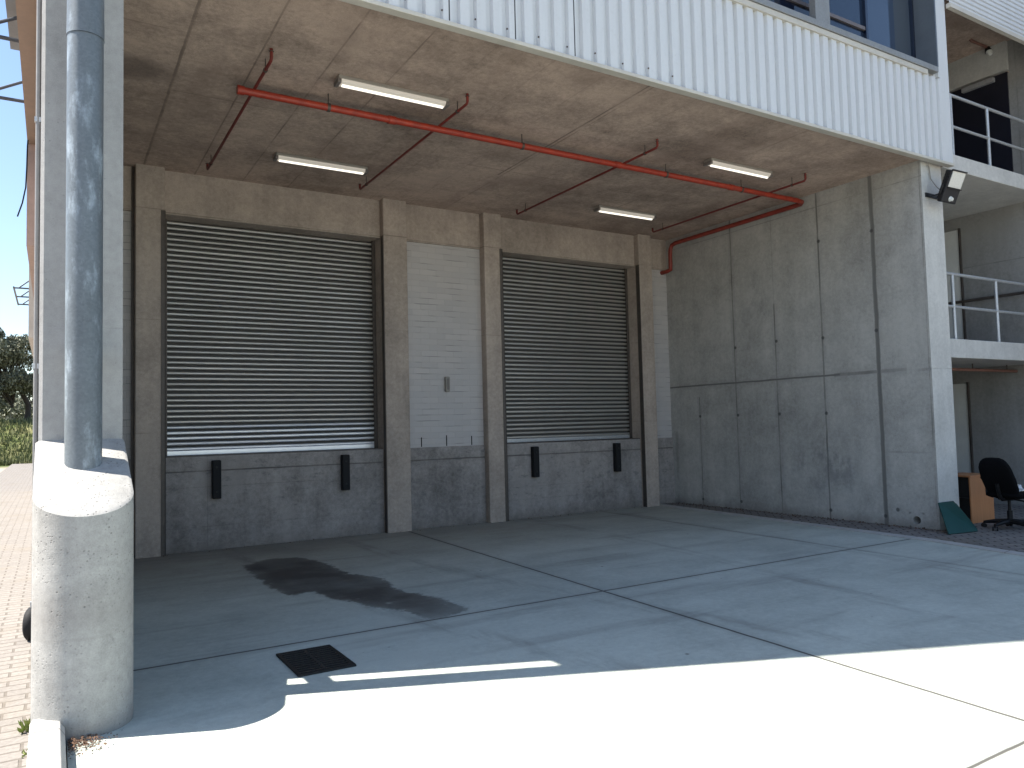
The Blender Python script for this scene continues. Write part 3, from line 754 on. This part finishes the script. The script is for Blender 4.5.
MB().tube([(PX, PY, 3.806), (PX, PY, 3.95), (PX, PY, TOP)], [PR + .004, PR + .002, PR + .001], 40).build('upper_pipe', M['zinc'], D)
MB().box(PX - .03, PX + .03, PY + PR - .02, 5.245, 1.93, 2.07).build('wall_bracket', M['zincdark'], D)
C_ = MB().tube([(-.085, 5.335, 0), (-.085, 5.335, 9.5)], .013, 10).build('pipe', M['conduit'], None)
bpy.data.objects.remove(C_)
C_ = thing('conduit_pipe', (-.085, 5.335, 0), 'thin grey conduit running up the left edge of the pale pier', 'pipe')
MB().tube([(-.085, 5.335, 0), (-.085, 5.335, 12)], .014, 12).build('conduit', M['conduit'], C_)
for z in (.5, 1.9, 3.4): MB().box(-.104, -.071, 5.322, 5.348, z, z + .03).build('saddle', M['rail'], C_)
h = MB().tube([(-.252, 9.88, 4.82), (-.258, 9.9, 4.73), (-.262, 9.9, 4.5), (-.27, 9.9, 4.27), (-.30, 9.9, 4.09), (-.345, 9.9, 3.93)], .008, 6)
tag(h.build('hanging_cable', M['blackplastic']), 'loose black cable hanging down from the brown soffit at the far left', 'cable')

# ------------------------------------------------------------------ drain grate
G = thing('drain_grate', (1.46, 4.97, 0), 'square black iron drain grate set in the concrete yard', 'drain grate')
gx0, gx1, gy0, gy1 = 1.285, 1.65, 4.70, 5.245
mb = MB(); w = .025; z0, z1 = .001, .012
mb.box(gx0, gx1, gy0, gy0 + w, z0, z1).box(gx0, gx1, gy1 - w, gy1, z0, z1).box(gx0, gx0 + w, gy0 + w, gy1 - w, z0, z1).box(gx1 - w, gx1, gy0 + w, gy1 - w, z0, z1)
mb.build('frame', M['iron'], G, bevel=.002)
MB().box(gx0 + w, gx1 - w, gy0 + w, gy1 - w, .0015, .003).build('sump', M['void'], G)
mb = MB()
for k in range(11):
    y = gy0 + w + .022 + k * .0445
    mb.box(gx0 + w, gx1 - w, y, y + .018, .004, .011)
mb.box((gx0 + gx1) / 2 - .01, (gx0 + gx1) / 2 + .01, gy0 + w, gy1 - w, .0032, .010)
mb.build('grate_bars', M['ironbar'], G)

# ------------------------------------------------------------------ dock bumpers
lab = ['black rubber dock bumper at left under the wide shutter with bright slats', 'black rubber dock bumper at right under the wide shutter with bright slats',
       'black rubber dock bumper at left under the dull shutter near the side wall', 'black rubber dock bumper at right under the dull shutter near the side wall']
def bumper(loc):
    t = thing('dock_bumper', loc, lab[0], 'dock bumper', 'dock bumpers below the shutters')
    x, y, z = loc
    MB().box(x - .053, x + .053, y - .10, y, z, z + .49).build('rubber_block', M['black'], t, bevel=.012)
    for dz in (.09, .40): MB().tube([(x, y - .098, z + dz), (x, y - .108, z + dz)], .014, 10).build('bolt', M['iron'], t)
    return t
b0 = bumper((1.80, YR, .645))
for i, x in enumerate((3.50, 6.65, 8.33)):
    c = copy_tree(b0, (x, YR, .645)); c['label'] = lab[i + 1]

# ------------------------------------------------------------------ ceiling lights
ll = ['lit fluorescent batten at front left, above the long red pipe', 'lit fluorescent batten at rear left, between two thin branch pipes over the wide shutter',
      'lit fluorescent batten at front right, nearest the side wall', 'lit fluorescent batten at rear right, above the dull shutter']
def batten(loc):
    t = thing('ceiling_light', loc, ll[0], 'ceiling light', 'fluorescent battens on the soffit')
    x, y, z = loc
    MB().box(x - .575, x + .575, y - .07, y + .07, z - .035, z).build('housing', M['lampbody'], t, bevel=.006)
    prof = [(y - .062, z - .035)] + [(y - .062 * math.cos(a), z - .04 - .040 * math.sin(a)) for a in [math.pi * k / 10 for k in range(11)]] + [(y + .062, z - .035)]
    MB().prism(prof, 0, x - .545, x + .545).build('diffuser', M['diffuser'], t)
    for s in (-1, 1):
        a = x + s * .548; b = x + s * .585
        MB().box(min(a, b), max(a, b), y - .068, y + .068, z - .078, z - .0355).build('end_cap', M['lampend'], t, bevel=.006)
    MB().tube([(x - .53, y - .012, z - .080), (x + .53, y - .012, z - .080)], .016, 12).build('tube', M['tubeglow'], t)
    return t
L0 = batten((2.86, 6.84, CZ))
for i, (x, y) in enumerate(((2.85, 9.14), (7.73, 6.85), (7.73, 9.17))):
    c = copy_tree(L0, (x, y, CZ)); c['label'] = ll[i + 1]

# ------------------------------------------------------------------ sprinkler pipework
S = thing('sprinkler_pipework', (5.5, 7.3, 4.7), 'red sprinkler pipework with four thin branches hung under the soffit', 'pipework')
pz = 4.69; py = 7.24; pr = .036
arc = lambda c, r, a0, a1, f, n=7: [f(c, r, a0 + (a1 - a0) * k / n) for k in range(n + 1)]
path = [(1.50, py, pz), (9.38, py, pz)]
o = MB().tube(path, pr, 18).tube([(1.46, py, pz), (1.52, py, pz)], pr + .008, 18).build('main_pipe', M['red'], S)
for x in (3.0, 6.0, 8.0): MB().tube([(x - .04, py, pz), (x + .04, py, pz)], pr + .007, 18).build('coupling', M['red'], o)
p2 = [(9.38, py, pz), (9.50, py + .02, pz), (9.575, py + .10, pz), (9.585, py + .25, pz), (9.585, 10.02, pz), (9.585, 10.12, pz - .02), (9.585, 10.16, pz - .09), (9.585, 10.17, pz - .18), (9.585, 10.17, 4.30), (9.60, 10.19, 4.24), (9.60, 10.30, 4.22), (9.60, 10.44, 4.22)]
MB().tube(p2, pr, 16).build('wall_pipe', M['redmid'], S)
for x, ya, yb in ((1.615, 6.58, 9.78), (3.545, 6.58, 9.70), (6.10, 6.62, 9.80), (8.78, 6.63, 9.72)):
    bz = 4.725
    o = MB().tube([(x, ya, CZ - .008), (x, ya, bz + .02), (x, ya + .02, bz), (x, yb - .02, bz), (x, yb, bz + .02), (x, yb, CZ - .03)], .0145, 10).build('branch_pipe', M['reddark'], S)
    for y in (ya, yb):
        MB().tube([(x, y, CZ - .05), (x, y, CZ - .035), (x, y, CZ - .03)], [.012, .012, .024], 10).build('sprinkler_head', M['steel'], o)
    for y in (ya + .22, yb - .25):
        MB().tube([(x, y, bz - .022), (x, y, CZ)], .005, 6).tube([(x, y - .012, bz), (x, y + .012, bz)], .021, 10).build('hanger', M['steel'], o)
for x in (2.33, 4.6, 6.8, 8.2):
    MB().tube([(x, py, pz - pr - .006), (x, py, CZ)], .006, 6).tube([(x - .015, py, pz), (x + .015, py, pz)], pr + .006, 16).build('hanger', M['steel'], S)

# ------------------------------------------------------------------ floodlight
F = thing('floodlight', (9.95, 5.35, 4.45), 'dark floodlight with pale square lens fixed to the top of the side wall end', 'floodlight')
tilt = Matrix.Rotation(R(24), 3, 'X')   # face leans down and outwards
fc = Vector((9.925, 5.28, 4.43))
yawm = Matrix.Rotation(R(-2), 3, 'Z') @ tilt
def L(v): return fc + yawm @ Vector(v)
MB().obox(L((0, .02, -.02)), .31, .07, .40, yawm).build('housing', M['floodbody'], F, bevel=.012)
mb = MB()
for k in range(9): mb.obox(L((-.12 + k * .03, .068, 0)), .008, .035, .36, yawm)
for k in range(10): mb.obox(L((-.160, .03, -.18 + k * .037)), .014, .06, .010, yawm)
mb.build('cooling_fins', M['floodbody'], F)
MB().obox(L((0, -.018, .075)), .265, .014, .20, yawm).build('lens', M['lens'], F, bevel=.004)
MB().obox(L((0, -.02, .185)), .29, .03, .018, yawm).build('lens_frame', M['floodbody'], F)
MB().obox(L((0, -.02, -.035)), .29, .03, .012, yawm).build('lens_frame', M['floodbody'], F)
MB().tube([L((.0, -.018, -.165)), L((0, -.05, -.165))], [.036, .022], 16).build('sensor', M['sensor'], F)
MB().tube([(9.80, 5.575, 4.37), (9.79, 5.50, 4.33), L((-.175, .03, -.12)), L((-.175, .03, 0))], .009, 8).tube([(10.1, 5.575, 4.36), (10.1, 5.50, 4.30), L((.175, .03, -.12)), L((.175, .03, 0))], .009, 8).box(9.775, 10.12, 5.555, 5.569, 4.345, 4.40).build('mounting_bracket', M['floodbody'], F)
MB().tube([(9.80, 5.50, 4.83), (9.83, 5.54, 4.76), (9.88, 5.555, 4.74), (9.90, 5.555, 4.6), (9.93, 5.50, 4.48), L((0, .1, -.1))], .007, 6).build('cable', M['lampbody'], F)

# ------------------------------------------------------------------ conduit box on the brick panel
t = thing('wall_light_switch', (5.13, 10.4, 2.03), 'small upright grey box on the white brick panel between the shutters', 'switch box')
MB().box(5.095, 5.165, 10.335, 10.400, 2.02, 2.25).build('box_body', M['lampbody'], t, bevel=.015)
MB().box(5.112, 5.148, 10.328, 10.337, 2.05, 2.22).build('cover', M['lampend'], t, bevel=.004)

# ------------------------------------------------------------------ office chair (faces +X)
cx, cy = 10.43, 5.08
K = thing('office_chair', (cx, cy, .015), 'black fabric office chair with worn back turned towards the bay', 'office chair')
def cushion(name, sx, sy, sz, mat, place, bulge=.35, n=10, lumbar=None):
    # superellipse pad
    mb = MB(); vs = []; fs = []
    nu, nv = 24, 10
    for j in range(nv + 1):
        ph = -math.pi / 2 + math.pi * j / nv
        for i in range(nu):
            th = 2 * math.pi * i / nu
            f = lambda a, e: math.copysign(abs(a) ** e, a)
            x = f(math.cos(ph), .45) * f(math.cos(th), .5) * sx / 2
            y = f(math.cos(ph), .45) * f(math.sin(th), .5) * sy / 2
            z = f(math.sin(ph), .55) * sz / 2
            vs.append(place(x, y, z))
    for j in range(nv):
        for i in range(nu):
            fs.append((j * nu + i, j * nu + (i + 1) % nu, (j + 1) * nu + (i + 1) % nu, (j + 1) * nu + i))
    mb.add(vs, fs, 0, True)
    return mb.build(name, mat, K)
def place_seat(x, y, z): return (cx + .06 + x, cy + y, (.445) + z + .02 * (x / .24) ** 2)
cushion('seat', .47, .47, .085, M['fabric'], place_seat)
def place_back(x, y, z):
    # local x: height, y: width, z: thickness
    hgt = x; wid = y * (1.0 - .22 * max(0, hgt / .27) ** 2 - .10 * max(0, -hgt / .27) ** 2)
    lean = -.34 * (hgt + .27) - .04 * math.sin((hgt + .05) * 7)
    return (cx - .13 + lean - z, cy + wid, .668 + hgt)
cushion('backrest', .54, .40, .10, M['fabric'], place_back)
MB().tube([(cx - .03, cy, .40), (cx - .17, cy, .40), (cx - .23, cy, .46), (cx - .27, cy, .60)], .022, 10).build('back_support', M['blackplastic'], K)
MB().box(cx - .10, cx + .12, cy - .09, cy + .09, .385, .432).build('mechanism', M['blackplastic'], K, bevel=.015)
MB().tube([(cx - .06, cy - .08, .40), (cx - .10, cy - .22, .39), (cx - .105, cy - .25, .33), (cx - .10, cy - .25, .27)], .010, 8).build('lever', M['blackplastic'], K)
MB().tube([(cx, cy, .09), (cx, cy, .25), (cx, cy, .251), (cx, cy, .39)], [.032, .032, .018, .018], 14).build('gas_column', M['blackplastic'], K)
bs = MB()
for k in range(5):
    a = 2 * math.pi * k / 5 + .5; ex, ey = cx + .30 * math.cos(a), cy + .30 * math.sin(a)
    bs.tube([(cx, cy, .115), (cx + .15 * math.cos(a), cy + .15 * math.sin(a), .108), (ex, ey, .085)], [.034, .028, .018], 8)
bs = bs.build('star_base', M['blackplastic'], K)
for k in range(5):
    a = 2 * math.pi * k / 5 + .5; ex, ey = cx + .30 * math.cos(a), cy + .30 * math.sin(a)
    t_ = Vector((-math.sin(a + .6), math.cos(a + .6), 0)); mb = MB()
    for s in (-1, 1):
        c0 = Vector((ex, ey, .042)) + t_ * (.014 * s); mb.tube([c0, c0 + t_ * (.018 * s)], .027, 14)
    mb.tube([(ex, ey, .045), (ex, ey, .085)], .009, 8)
    mb.build('caster', M['blackplastic'], bs)
for s in (-1, 1):
    MB().tube([(cx + .02, cy + s * .20, .41), (cx + .02, cy + s * .275, .43), (cx + .03, cy + s * .285, .58), (cx + .06, cy + s * .285, .655)], .016, 8).tube([(cx - .06, cy + s * .285, .655), (cx + .02, cy + s * .285, .672), (cx + .18, cy + s * .285, .668), (cx + .21, cy + s * .285, .65)], [.022, .027, .025, .016], 10).build('armrest', M['blackplastic'], K)
# crumpled white bag on the seat
mb = MB(); rnd = random.Random(4); vs = []; nu, nv = 18, 9
for j in range(nv + 1):
    ph = math.pi / 2 * j / nv
    for i in range(nu):
        th = 2 * math.pi * i / nu; r = 1 + rnd.uniform(-.16, .16)
        vs.append((cx + .12 + .125 * r * math.cos(ph) * math.cos(th), cy + .02 + .12 * r * math.cos(ph) * math.sin(th), .490 + .115 * r * math.sin(ph)))
mb.add(vs, [(j * nu + i, j * nu + (i + 1) % nu, (j + 1) * nu + (i + 1) % nu, (j + 1) * nu + i) for j in range(nv) for i in range(nu)])
tag(mb.build('plastic_bag', M['paper']), 'crumpled white plastic bag lying on the office chair seat', 'bag')

# ------------------------------------------------------------------ cabinet and boards
C = thing('cabinet', (10.95, 5.85, .015), 'beech veneer cabinet with dark open side behind the office chair', 'cabinet')
ang = R(-3); cm = Matrix.Rotation(ang, 3, 'Z'); co = Vector((10.58, 5.63, .015))
def cb(name, x0, x1, y0, y1, z0, z1, mat):
    c = co + cm @ Vector(((x0 + x1) / 2, (y0 + y1) / 2, (z0 + z1) / 2))
    return MB().obox(c, x1 - x0, y1 - y0, z1 - z0, cm).build(name, mat, C, bevel=.003)
cb('front_panel', 0, .52, 0, .02, .0, .62, M['wood'])
cb('rear_panel', 0, .52, .40, .42, .0, .62, M['wood'])
cb('top', -.01, .53, -.01, .43, .62, .642, M['wood'])
cb('bottom', .005, .515, .02, .40, .03, .05, M['wooddark'])
cb('end_panel', .50, .52, .02, .40, .0, .62, M['wood'])
cb('shelf', .01, .50, .02, .40, .32, .338, M['wooddark'])
cb('divider', .05, .06, .02, .40, .05, .62, M['wooddark'])
def board(pts, th, name, label):
    mb = MB(); P_ = [Vector(p) for p in pts]; nrm = (P_[1] - P_[0]).cross(P_[-1] - P_[0]).normalized() * th
    n = len(P_)
    mb.add(P_ + [p + nrm for p in P_], [tuple(range(n)), tuple(range(2 * n - 1, n - 1, -1))] + [(i, (i + 1) % n, n + (i + 1) % n, n + i) for i in range(n)])
    return tag(mb.build(name, M['green'], bevel=.002), label, 'board', 'green boards leaning on the wall end')
board([(9.40, 5.30, .018), (9.91, 5.22, .018), (9.965, 5.535, .365), (9.63, 5.54, .365)], .016, 'green_board', 'large dark green board leaning against the end of the side wall')
board([(9.80, 5.40, .018), (10.06, 5.30, .018), (10.12, 5.60, .34), (10.08, 5.61, .36)], .014, 'green_board', 'narrow pointed dark green board just behind the larger green board')

# ------------------------------------------------------------------ left side: wheel, brackets, weeds, leaves
Wh = thing('rubber_wheel', (-.16, 6.68, 0), 'small black rubber wheel standing on the brick path behind the concrete guard', 'wheel')
mb = MB(); prof = [(.055, -.030), (.100, -.035), (.117, -.022), (.117, .022), (.100, .035), (.055, .030)]
n = 28; ax = Vector((.97, -.25, 0)).normalized(); u = Vector((0, 0, 1)); w = ax.cross(u)
c0 = Vector((-.118, 6.72, .121)); vs = []
for k in range(n):
    a = 2 * math.pi * k / n
    for r_, o_ in prof: vs.append(c0 + (u * math.cos(a) + w * math.sin(a)) * r_ + ax * o_)
m_ = len(prof)
mb.add(vs, [(k * m_ + j, k * m_ + (j + 1) % m_, ((k + 1) % n) * m_ + (j + 1) % m_, ((k + 1) % n) * m_ + j) for k in range(n) for j in range(m_)], 0, True)
mb.build('tyre', M['black'], Wh)
MB().tube([c0 - ax * .02, c0 + ax * .02], .056, 20).tube([c0 - ax * .045, c0 + ax * .045], .016, 12).build('hub', M['reddark'], Wh)

def bracket_frame(ys, xa, xt, z, label, name='steel_frame'):
    t = thing(name, (xa, ys[0], z), label, 'steel frame', 'steel frames on the left flank')
    for y in ys:
        MB().tube([(xa, y, z), (xt, y, z)], .020, 8).tube([(xa, y, z + .26), (xa + (xt - xa) * .72, y, z + .01)], .016, 8).build('bracket_arm', M['frame'], t)
    mb = MB().tube([(xt, ys[0] - .1, z), (xt, ys[-1] + .1, z)], .022, 8)
    mb.build('edge_rail', M['frame'], t)
    return t
bracket_frame((8.37, 9.9), -.24, -.85, 5.24, 'grey steel bracket frame high at the top left, cut by the picture edge')
bracket_frame((22.7, 24.1, 25.5), -.46, -.85, 5.25, 'small far grey steel bracket frame against the sky beyond the pink bay')

rnd = random.Random(9)
def leaf_litter(n, place, s0, s1, mat, name, label):
    mb = MB()
    for _ in range(n):
        x, y, z = place(); s = rnd.uniform(s0, s1); a = rnd.uniform(0, 6.28); b = rnd.uniform(-.7, .7); c = rnd.uniform(-.7, .7)
        Mx = Euler((b, c, a)).to_matrix()
        q = [(-1, 0, 0), (-.3, .42, .12), (.5, .36, .05), (1, 0, .1), (.5, -.36, .05), (-.3, -.42, .12)]
        mb.add([Vector((x, y, z + s * .45)) + Mx @ (Vector(p) * s) for p in q], [(0, 1, 2, 3), (0, 3, 4, 5)])
    return tag(mb.build(name, mat, recalc=False), label, kind='stuff')
def pl():
    a = abs(rnd.gauss(0, .09)); return (.075 + a * .9, 4.36 - abs(rnd.gauss(0, .10)) + .06 * rnd.random(), rnd.uniform(0, .02))
leaf_litter(420, pl, .004, .010, M['leafdry'], 'dry_leaves', 'heap of dry brown leaves at the foot of the concrete guard')
def pl2():
    y = rnd.uniform(5.3, 10.3); return (WX - abs(rnd.gauss(0, .10)) - .01, y, .016)
leaf_litter(500, pl2, .006, .02, M['leafdry'], 'dry_leaves', 'scattered dry leaves along the foot of the side wall')
def pl3():
    return (rnd.uniform(.9, 9.0), 10.34 - abs(rnd.gauss(0, .10)), .002)
leaf_litter(160, pl3, .006, .016, M['leafdry'], 'dry_leaves', 'scattered debris along the foot of the dock')
def weed(x, y, z, n, s, label):
    mb = MB()
    for _ in range(n):
        a = rnd.uniform(0, 6.28); l = s * rnd.uniform(.5, 1); t_ = rnd.uniform(.25, 1.1)
        d_ = Vector((math.cos(a) * math.sin(t_), math.sin(a) * math.sin(t_), math.cos(t_))); sd = d_.orthogonal().normalized() * l * .16
        b_ = Vector((x + rnd.uniform(-.02, .02), y + rnd.uniform(-.05, .05), z))
        mb.add([b_, b_ + d_ * l * .5 + sd, b_ + d_ * l, b_ + d_ * l * .5 - sd], [(0, 1, 2, 3)])
    return tag(mb.build('weed', M['weed'], recalc=False), label, 'weed', 'weeds beside the kerb')
weed(-.10, 4.70, .0, 40, .065, 'green weed tuft where the kerb meets the concrete guard')
weed(-.097, 4.35, .0, 18, .032, 'low sparse weed growing along the side of the kerb')
weed(-.42, 7.9, .005, 16, .05, 'tiny weed growing in a joint of the brick path')

# grass on the bank: uncountable
mb = MB()
for _ in range(9000):
    y = 49.5 + 30 * rnd.random() ** 1.6; x = rnd.uniform(-.085 * y - .5, .01 * y)
    z = height(x, y) - .02; hgt = rnd.uniform(.12, .42) * (1.3 if rnd.random() < .2 else 1); a = rnd.uniform(0, 3.14); wd = rnd.uniform(.02, .07)
    dx, dy = math.cos(a) * wd, math.sin(a) * wd; lx, ly = rnd.uniform(-.15, .15), rnd.uniform(-.15, .15)
    mb.add([(x - dx, y - dy, z), (x + dx, y + dy, z), (x + lx, y + ly, z + hgt)], [(0, 1, 2)])
tag(mb.build('meadow_grass', M['grass'], recalc=False), 'rough green grass covering the bank beyond the path', kind='stuff')
def tree(x, y, h, w, cz, nleaf, mat, label, group, ls=.16, seedv=1, trunkx=0.0, cat='tree', name='broadleaf_tree'):
    r = random.Random(seedv); z0 = height(x, y) - .1
    t = thing(name, (x, y, z0), label, cat, group)
    tx = x + trunkx; mb = MB(); 
    mb.tube([(tx, y, z0), (tx + .1, y, z0 + h * .2), (x + trunkx * .5, y, z0 + h * .45), (x, y, z0 + h * .8)], [w * .034, w * .030, w * .022, w * .008], 9)
    clumps = []
    for k in range(40):
        u = r.random(); zz = z0 + h * (cz + (1 - cz) * (.08 + .86 * u)); rr = w / 2 * math.sqrt(max(0.05, 1 - ((u - .42) / .62) ** 2)) * r.uniform(.35, 1.0); a = r.uniform(0, 6.28)
        c = Vector((x + rr * math.cos(a), y + rr * math.sin(a), zz)); s = w * r.uniform(.09, .17); clumps.append((c, s))
        mb.tube([(x + trunkx * .4, y, z0 + h * min(.7, cz + .25 * u)), tuple((c + Vector((x, y, z0 + h * .5))) / 2 + Vector((0, 0, h * .04))), tuple(c)], [w * .010, w * .007, w * .003], 5)
    mb.build('trunk', M['bark'], t)
    lf = MB()
    for c, s in clumps:
        for _ in range(nleaf // 40):
            d_ = Vector((r.gauss(0, 1), r.gauss(0, 1), r.gauss(0, .75))); d_ = d_.normalized() * s * r.random() ** .4
            p = c + d_; e = Euler((r.uniform(0, 6.28), r.uniform(0, 6.28), r.uniform(0, 6.28))).to_matrix(); q = ls * r.uniform(.6, 1.2)
            lf.add([p + e @ Vector(v_) * q for v_ in ((-1, 0, 0), (0, .45, 0), (1, 0, 0), (0, -.45, 0))], [(0, 1, 2, 3)])
    lf.build('crown', mat, t, recalc=False)
    return t
tree(-2.9, 64, 6.7, 6.0, .17, 30000, M['leaf'], 'large grey-green tree on the bank, tallest behind the path', 'trees on the bank', .13, 3, 1.35)
tree(-1.0, 72, 3.6, 5.0, .05, 5500, M['leaf'], 'low dark tree behind the tall grey-green tree', 'trees on the bank', .16, 5)
tree(-3.9, 60, 1.35, 1.9, .05, 1600, M['leaf2'], 'yellow-green shrub at the far left below the tall tree', 'trees on the bank', .09, 8, cat='shrub', name='shrub')
tree(-2.0, 75, 2.2, 4.0, .02, 3200, M['leafpale'], 'grey bushy shrub under the crown of the tall tree', 'trees on the bank', .14, 9, cat='shrub', name='shrub')
mb = MB().tube([(-2.86, 56, 1.2), (-2.86, 56, 3.1)], [.10, .085], 8)
tag(mb.build('timber_post', M['bark'], bevel=.01), 'dark timber post standing in the grass at the picture edge', 'post')

# ------------------------------------------------------------------ camera, sun, sky
cam = bpy.data.cameras.new('camera'); co_ = bpy.data.objects.new('camera', cam); col.objects.link(co_)
cam.sensor_width = 36; cam.lens = 760.02 / 1024 * 36; cam.clip_end = 6000; cam.clip_start = .05
yaw, pitch, roll = R(31.2009), R(3.0603), R(-1.41733)
fwd = Vector((math.sin(yaw), math.cos(yaw), 0)); right = Vector((math.cos(yaw), -math.sin(yaw), 0)); up = Vector((0, 0, 1))
f2 = fwd * math.cos(pitch) + up * math.sin(pitch); u2 = up * math.cos(pitch) - fwd * math.sin(pitch)
r3 = right * math.cos(roll) + u2 * math.sin(roll); u3 = u2 * math.cos(roll) - right * math.sin(roll)
co_.matrix_world = Matrix(((r3.x, u3.x, -f2.x, 0), (r3.y, u3.y, -f2.y, 0), (r3.z, u3.z, -f2.z, 1.4965), (0, 0, 0, 1)))
scene.camera = co_
EL = R(56.4); sh = Vector((.9203, -.3911, 0))
sd = Vector((-sh.x * math.cos(EL), -sh.y * math.cos(EL), math.sin(EL)))
sun = bpy.data.lights.new('sun', 'SUN'); sun.energy = 4.8; sun.angle = R(.5); sun.color = (1, .95, .87)
so = bpy.data.objects.new('sun', sun); col.objects.link(so); so.rotation_euler = sd.to_track_quat('Z', 'Y').to_euler()
wd = bpy.data.worlds.new('World'); scene.world = wd; wd.use_nodes = True
nt = wd.node_tree; nt.nodes.clear()
sky = nt.nodes.new('ShaderNodeTexSky'); sky.sky_type = 'NISHITA'; sky.sun_disc = False; sky.sun_elevation = EL; sky.sun_rotation = math.atan2(sd.x, sd.y) % (2 * math.pi)
sky.air_density = 1.0; sky.dust_density = .55; sky.ozone_density = 1.2
bg = nt.nodes.new('ShaderNodeBackground'); bg.inputs[1].default_value = .088
wo = nt.nodes.new('ShaderNodeOutputWorld'); nt.links.new(sky.outputs[0], bg.inputs[0]); nt.links.new(bg.outputs[0], wo.inputs[0])
scene.view_settings.view_transform = 'Standard'; scene.view_settings.look = 'None'; scene.view_settings.gamma = 1; scene.view_settings.exposure = 1.5
scene.render.engine = 'CYCLES'
scene.cycles.use_denoising = True
scene.cycles.max_bounces = 10; scene.cycles.diffuse_bounces = 6; scene.cycles.glossy_bounces = 4
scene.cycles.sample_clamp_indirect = 8
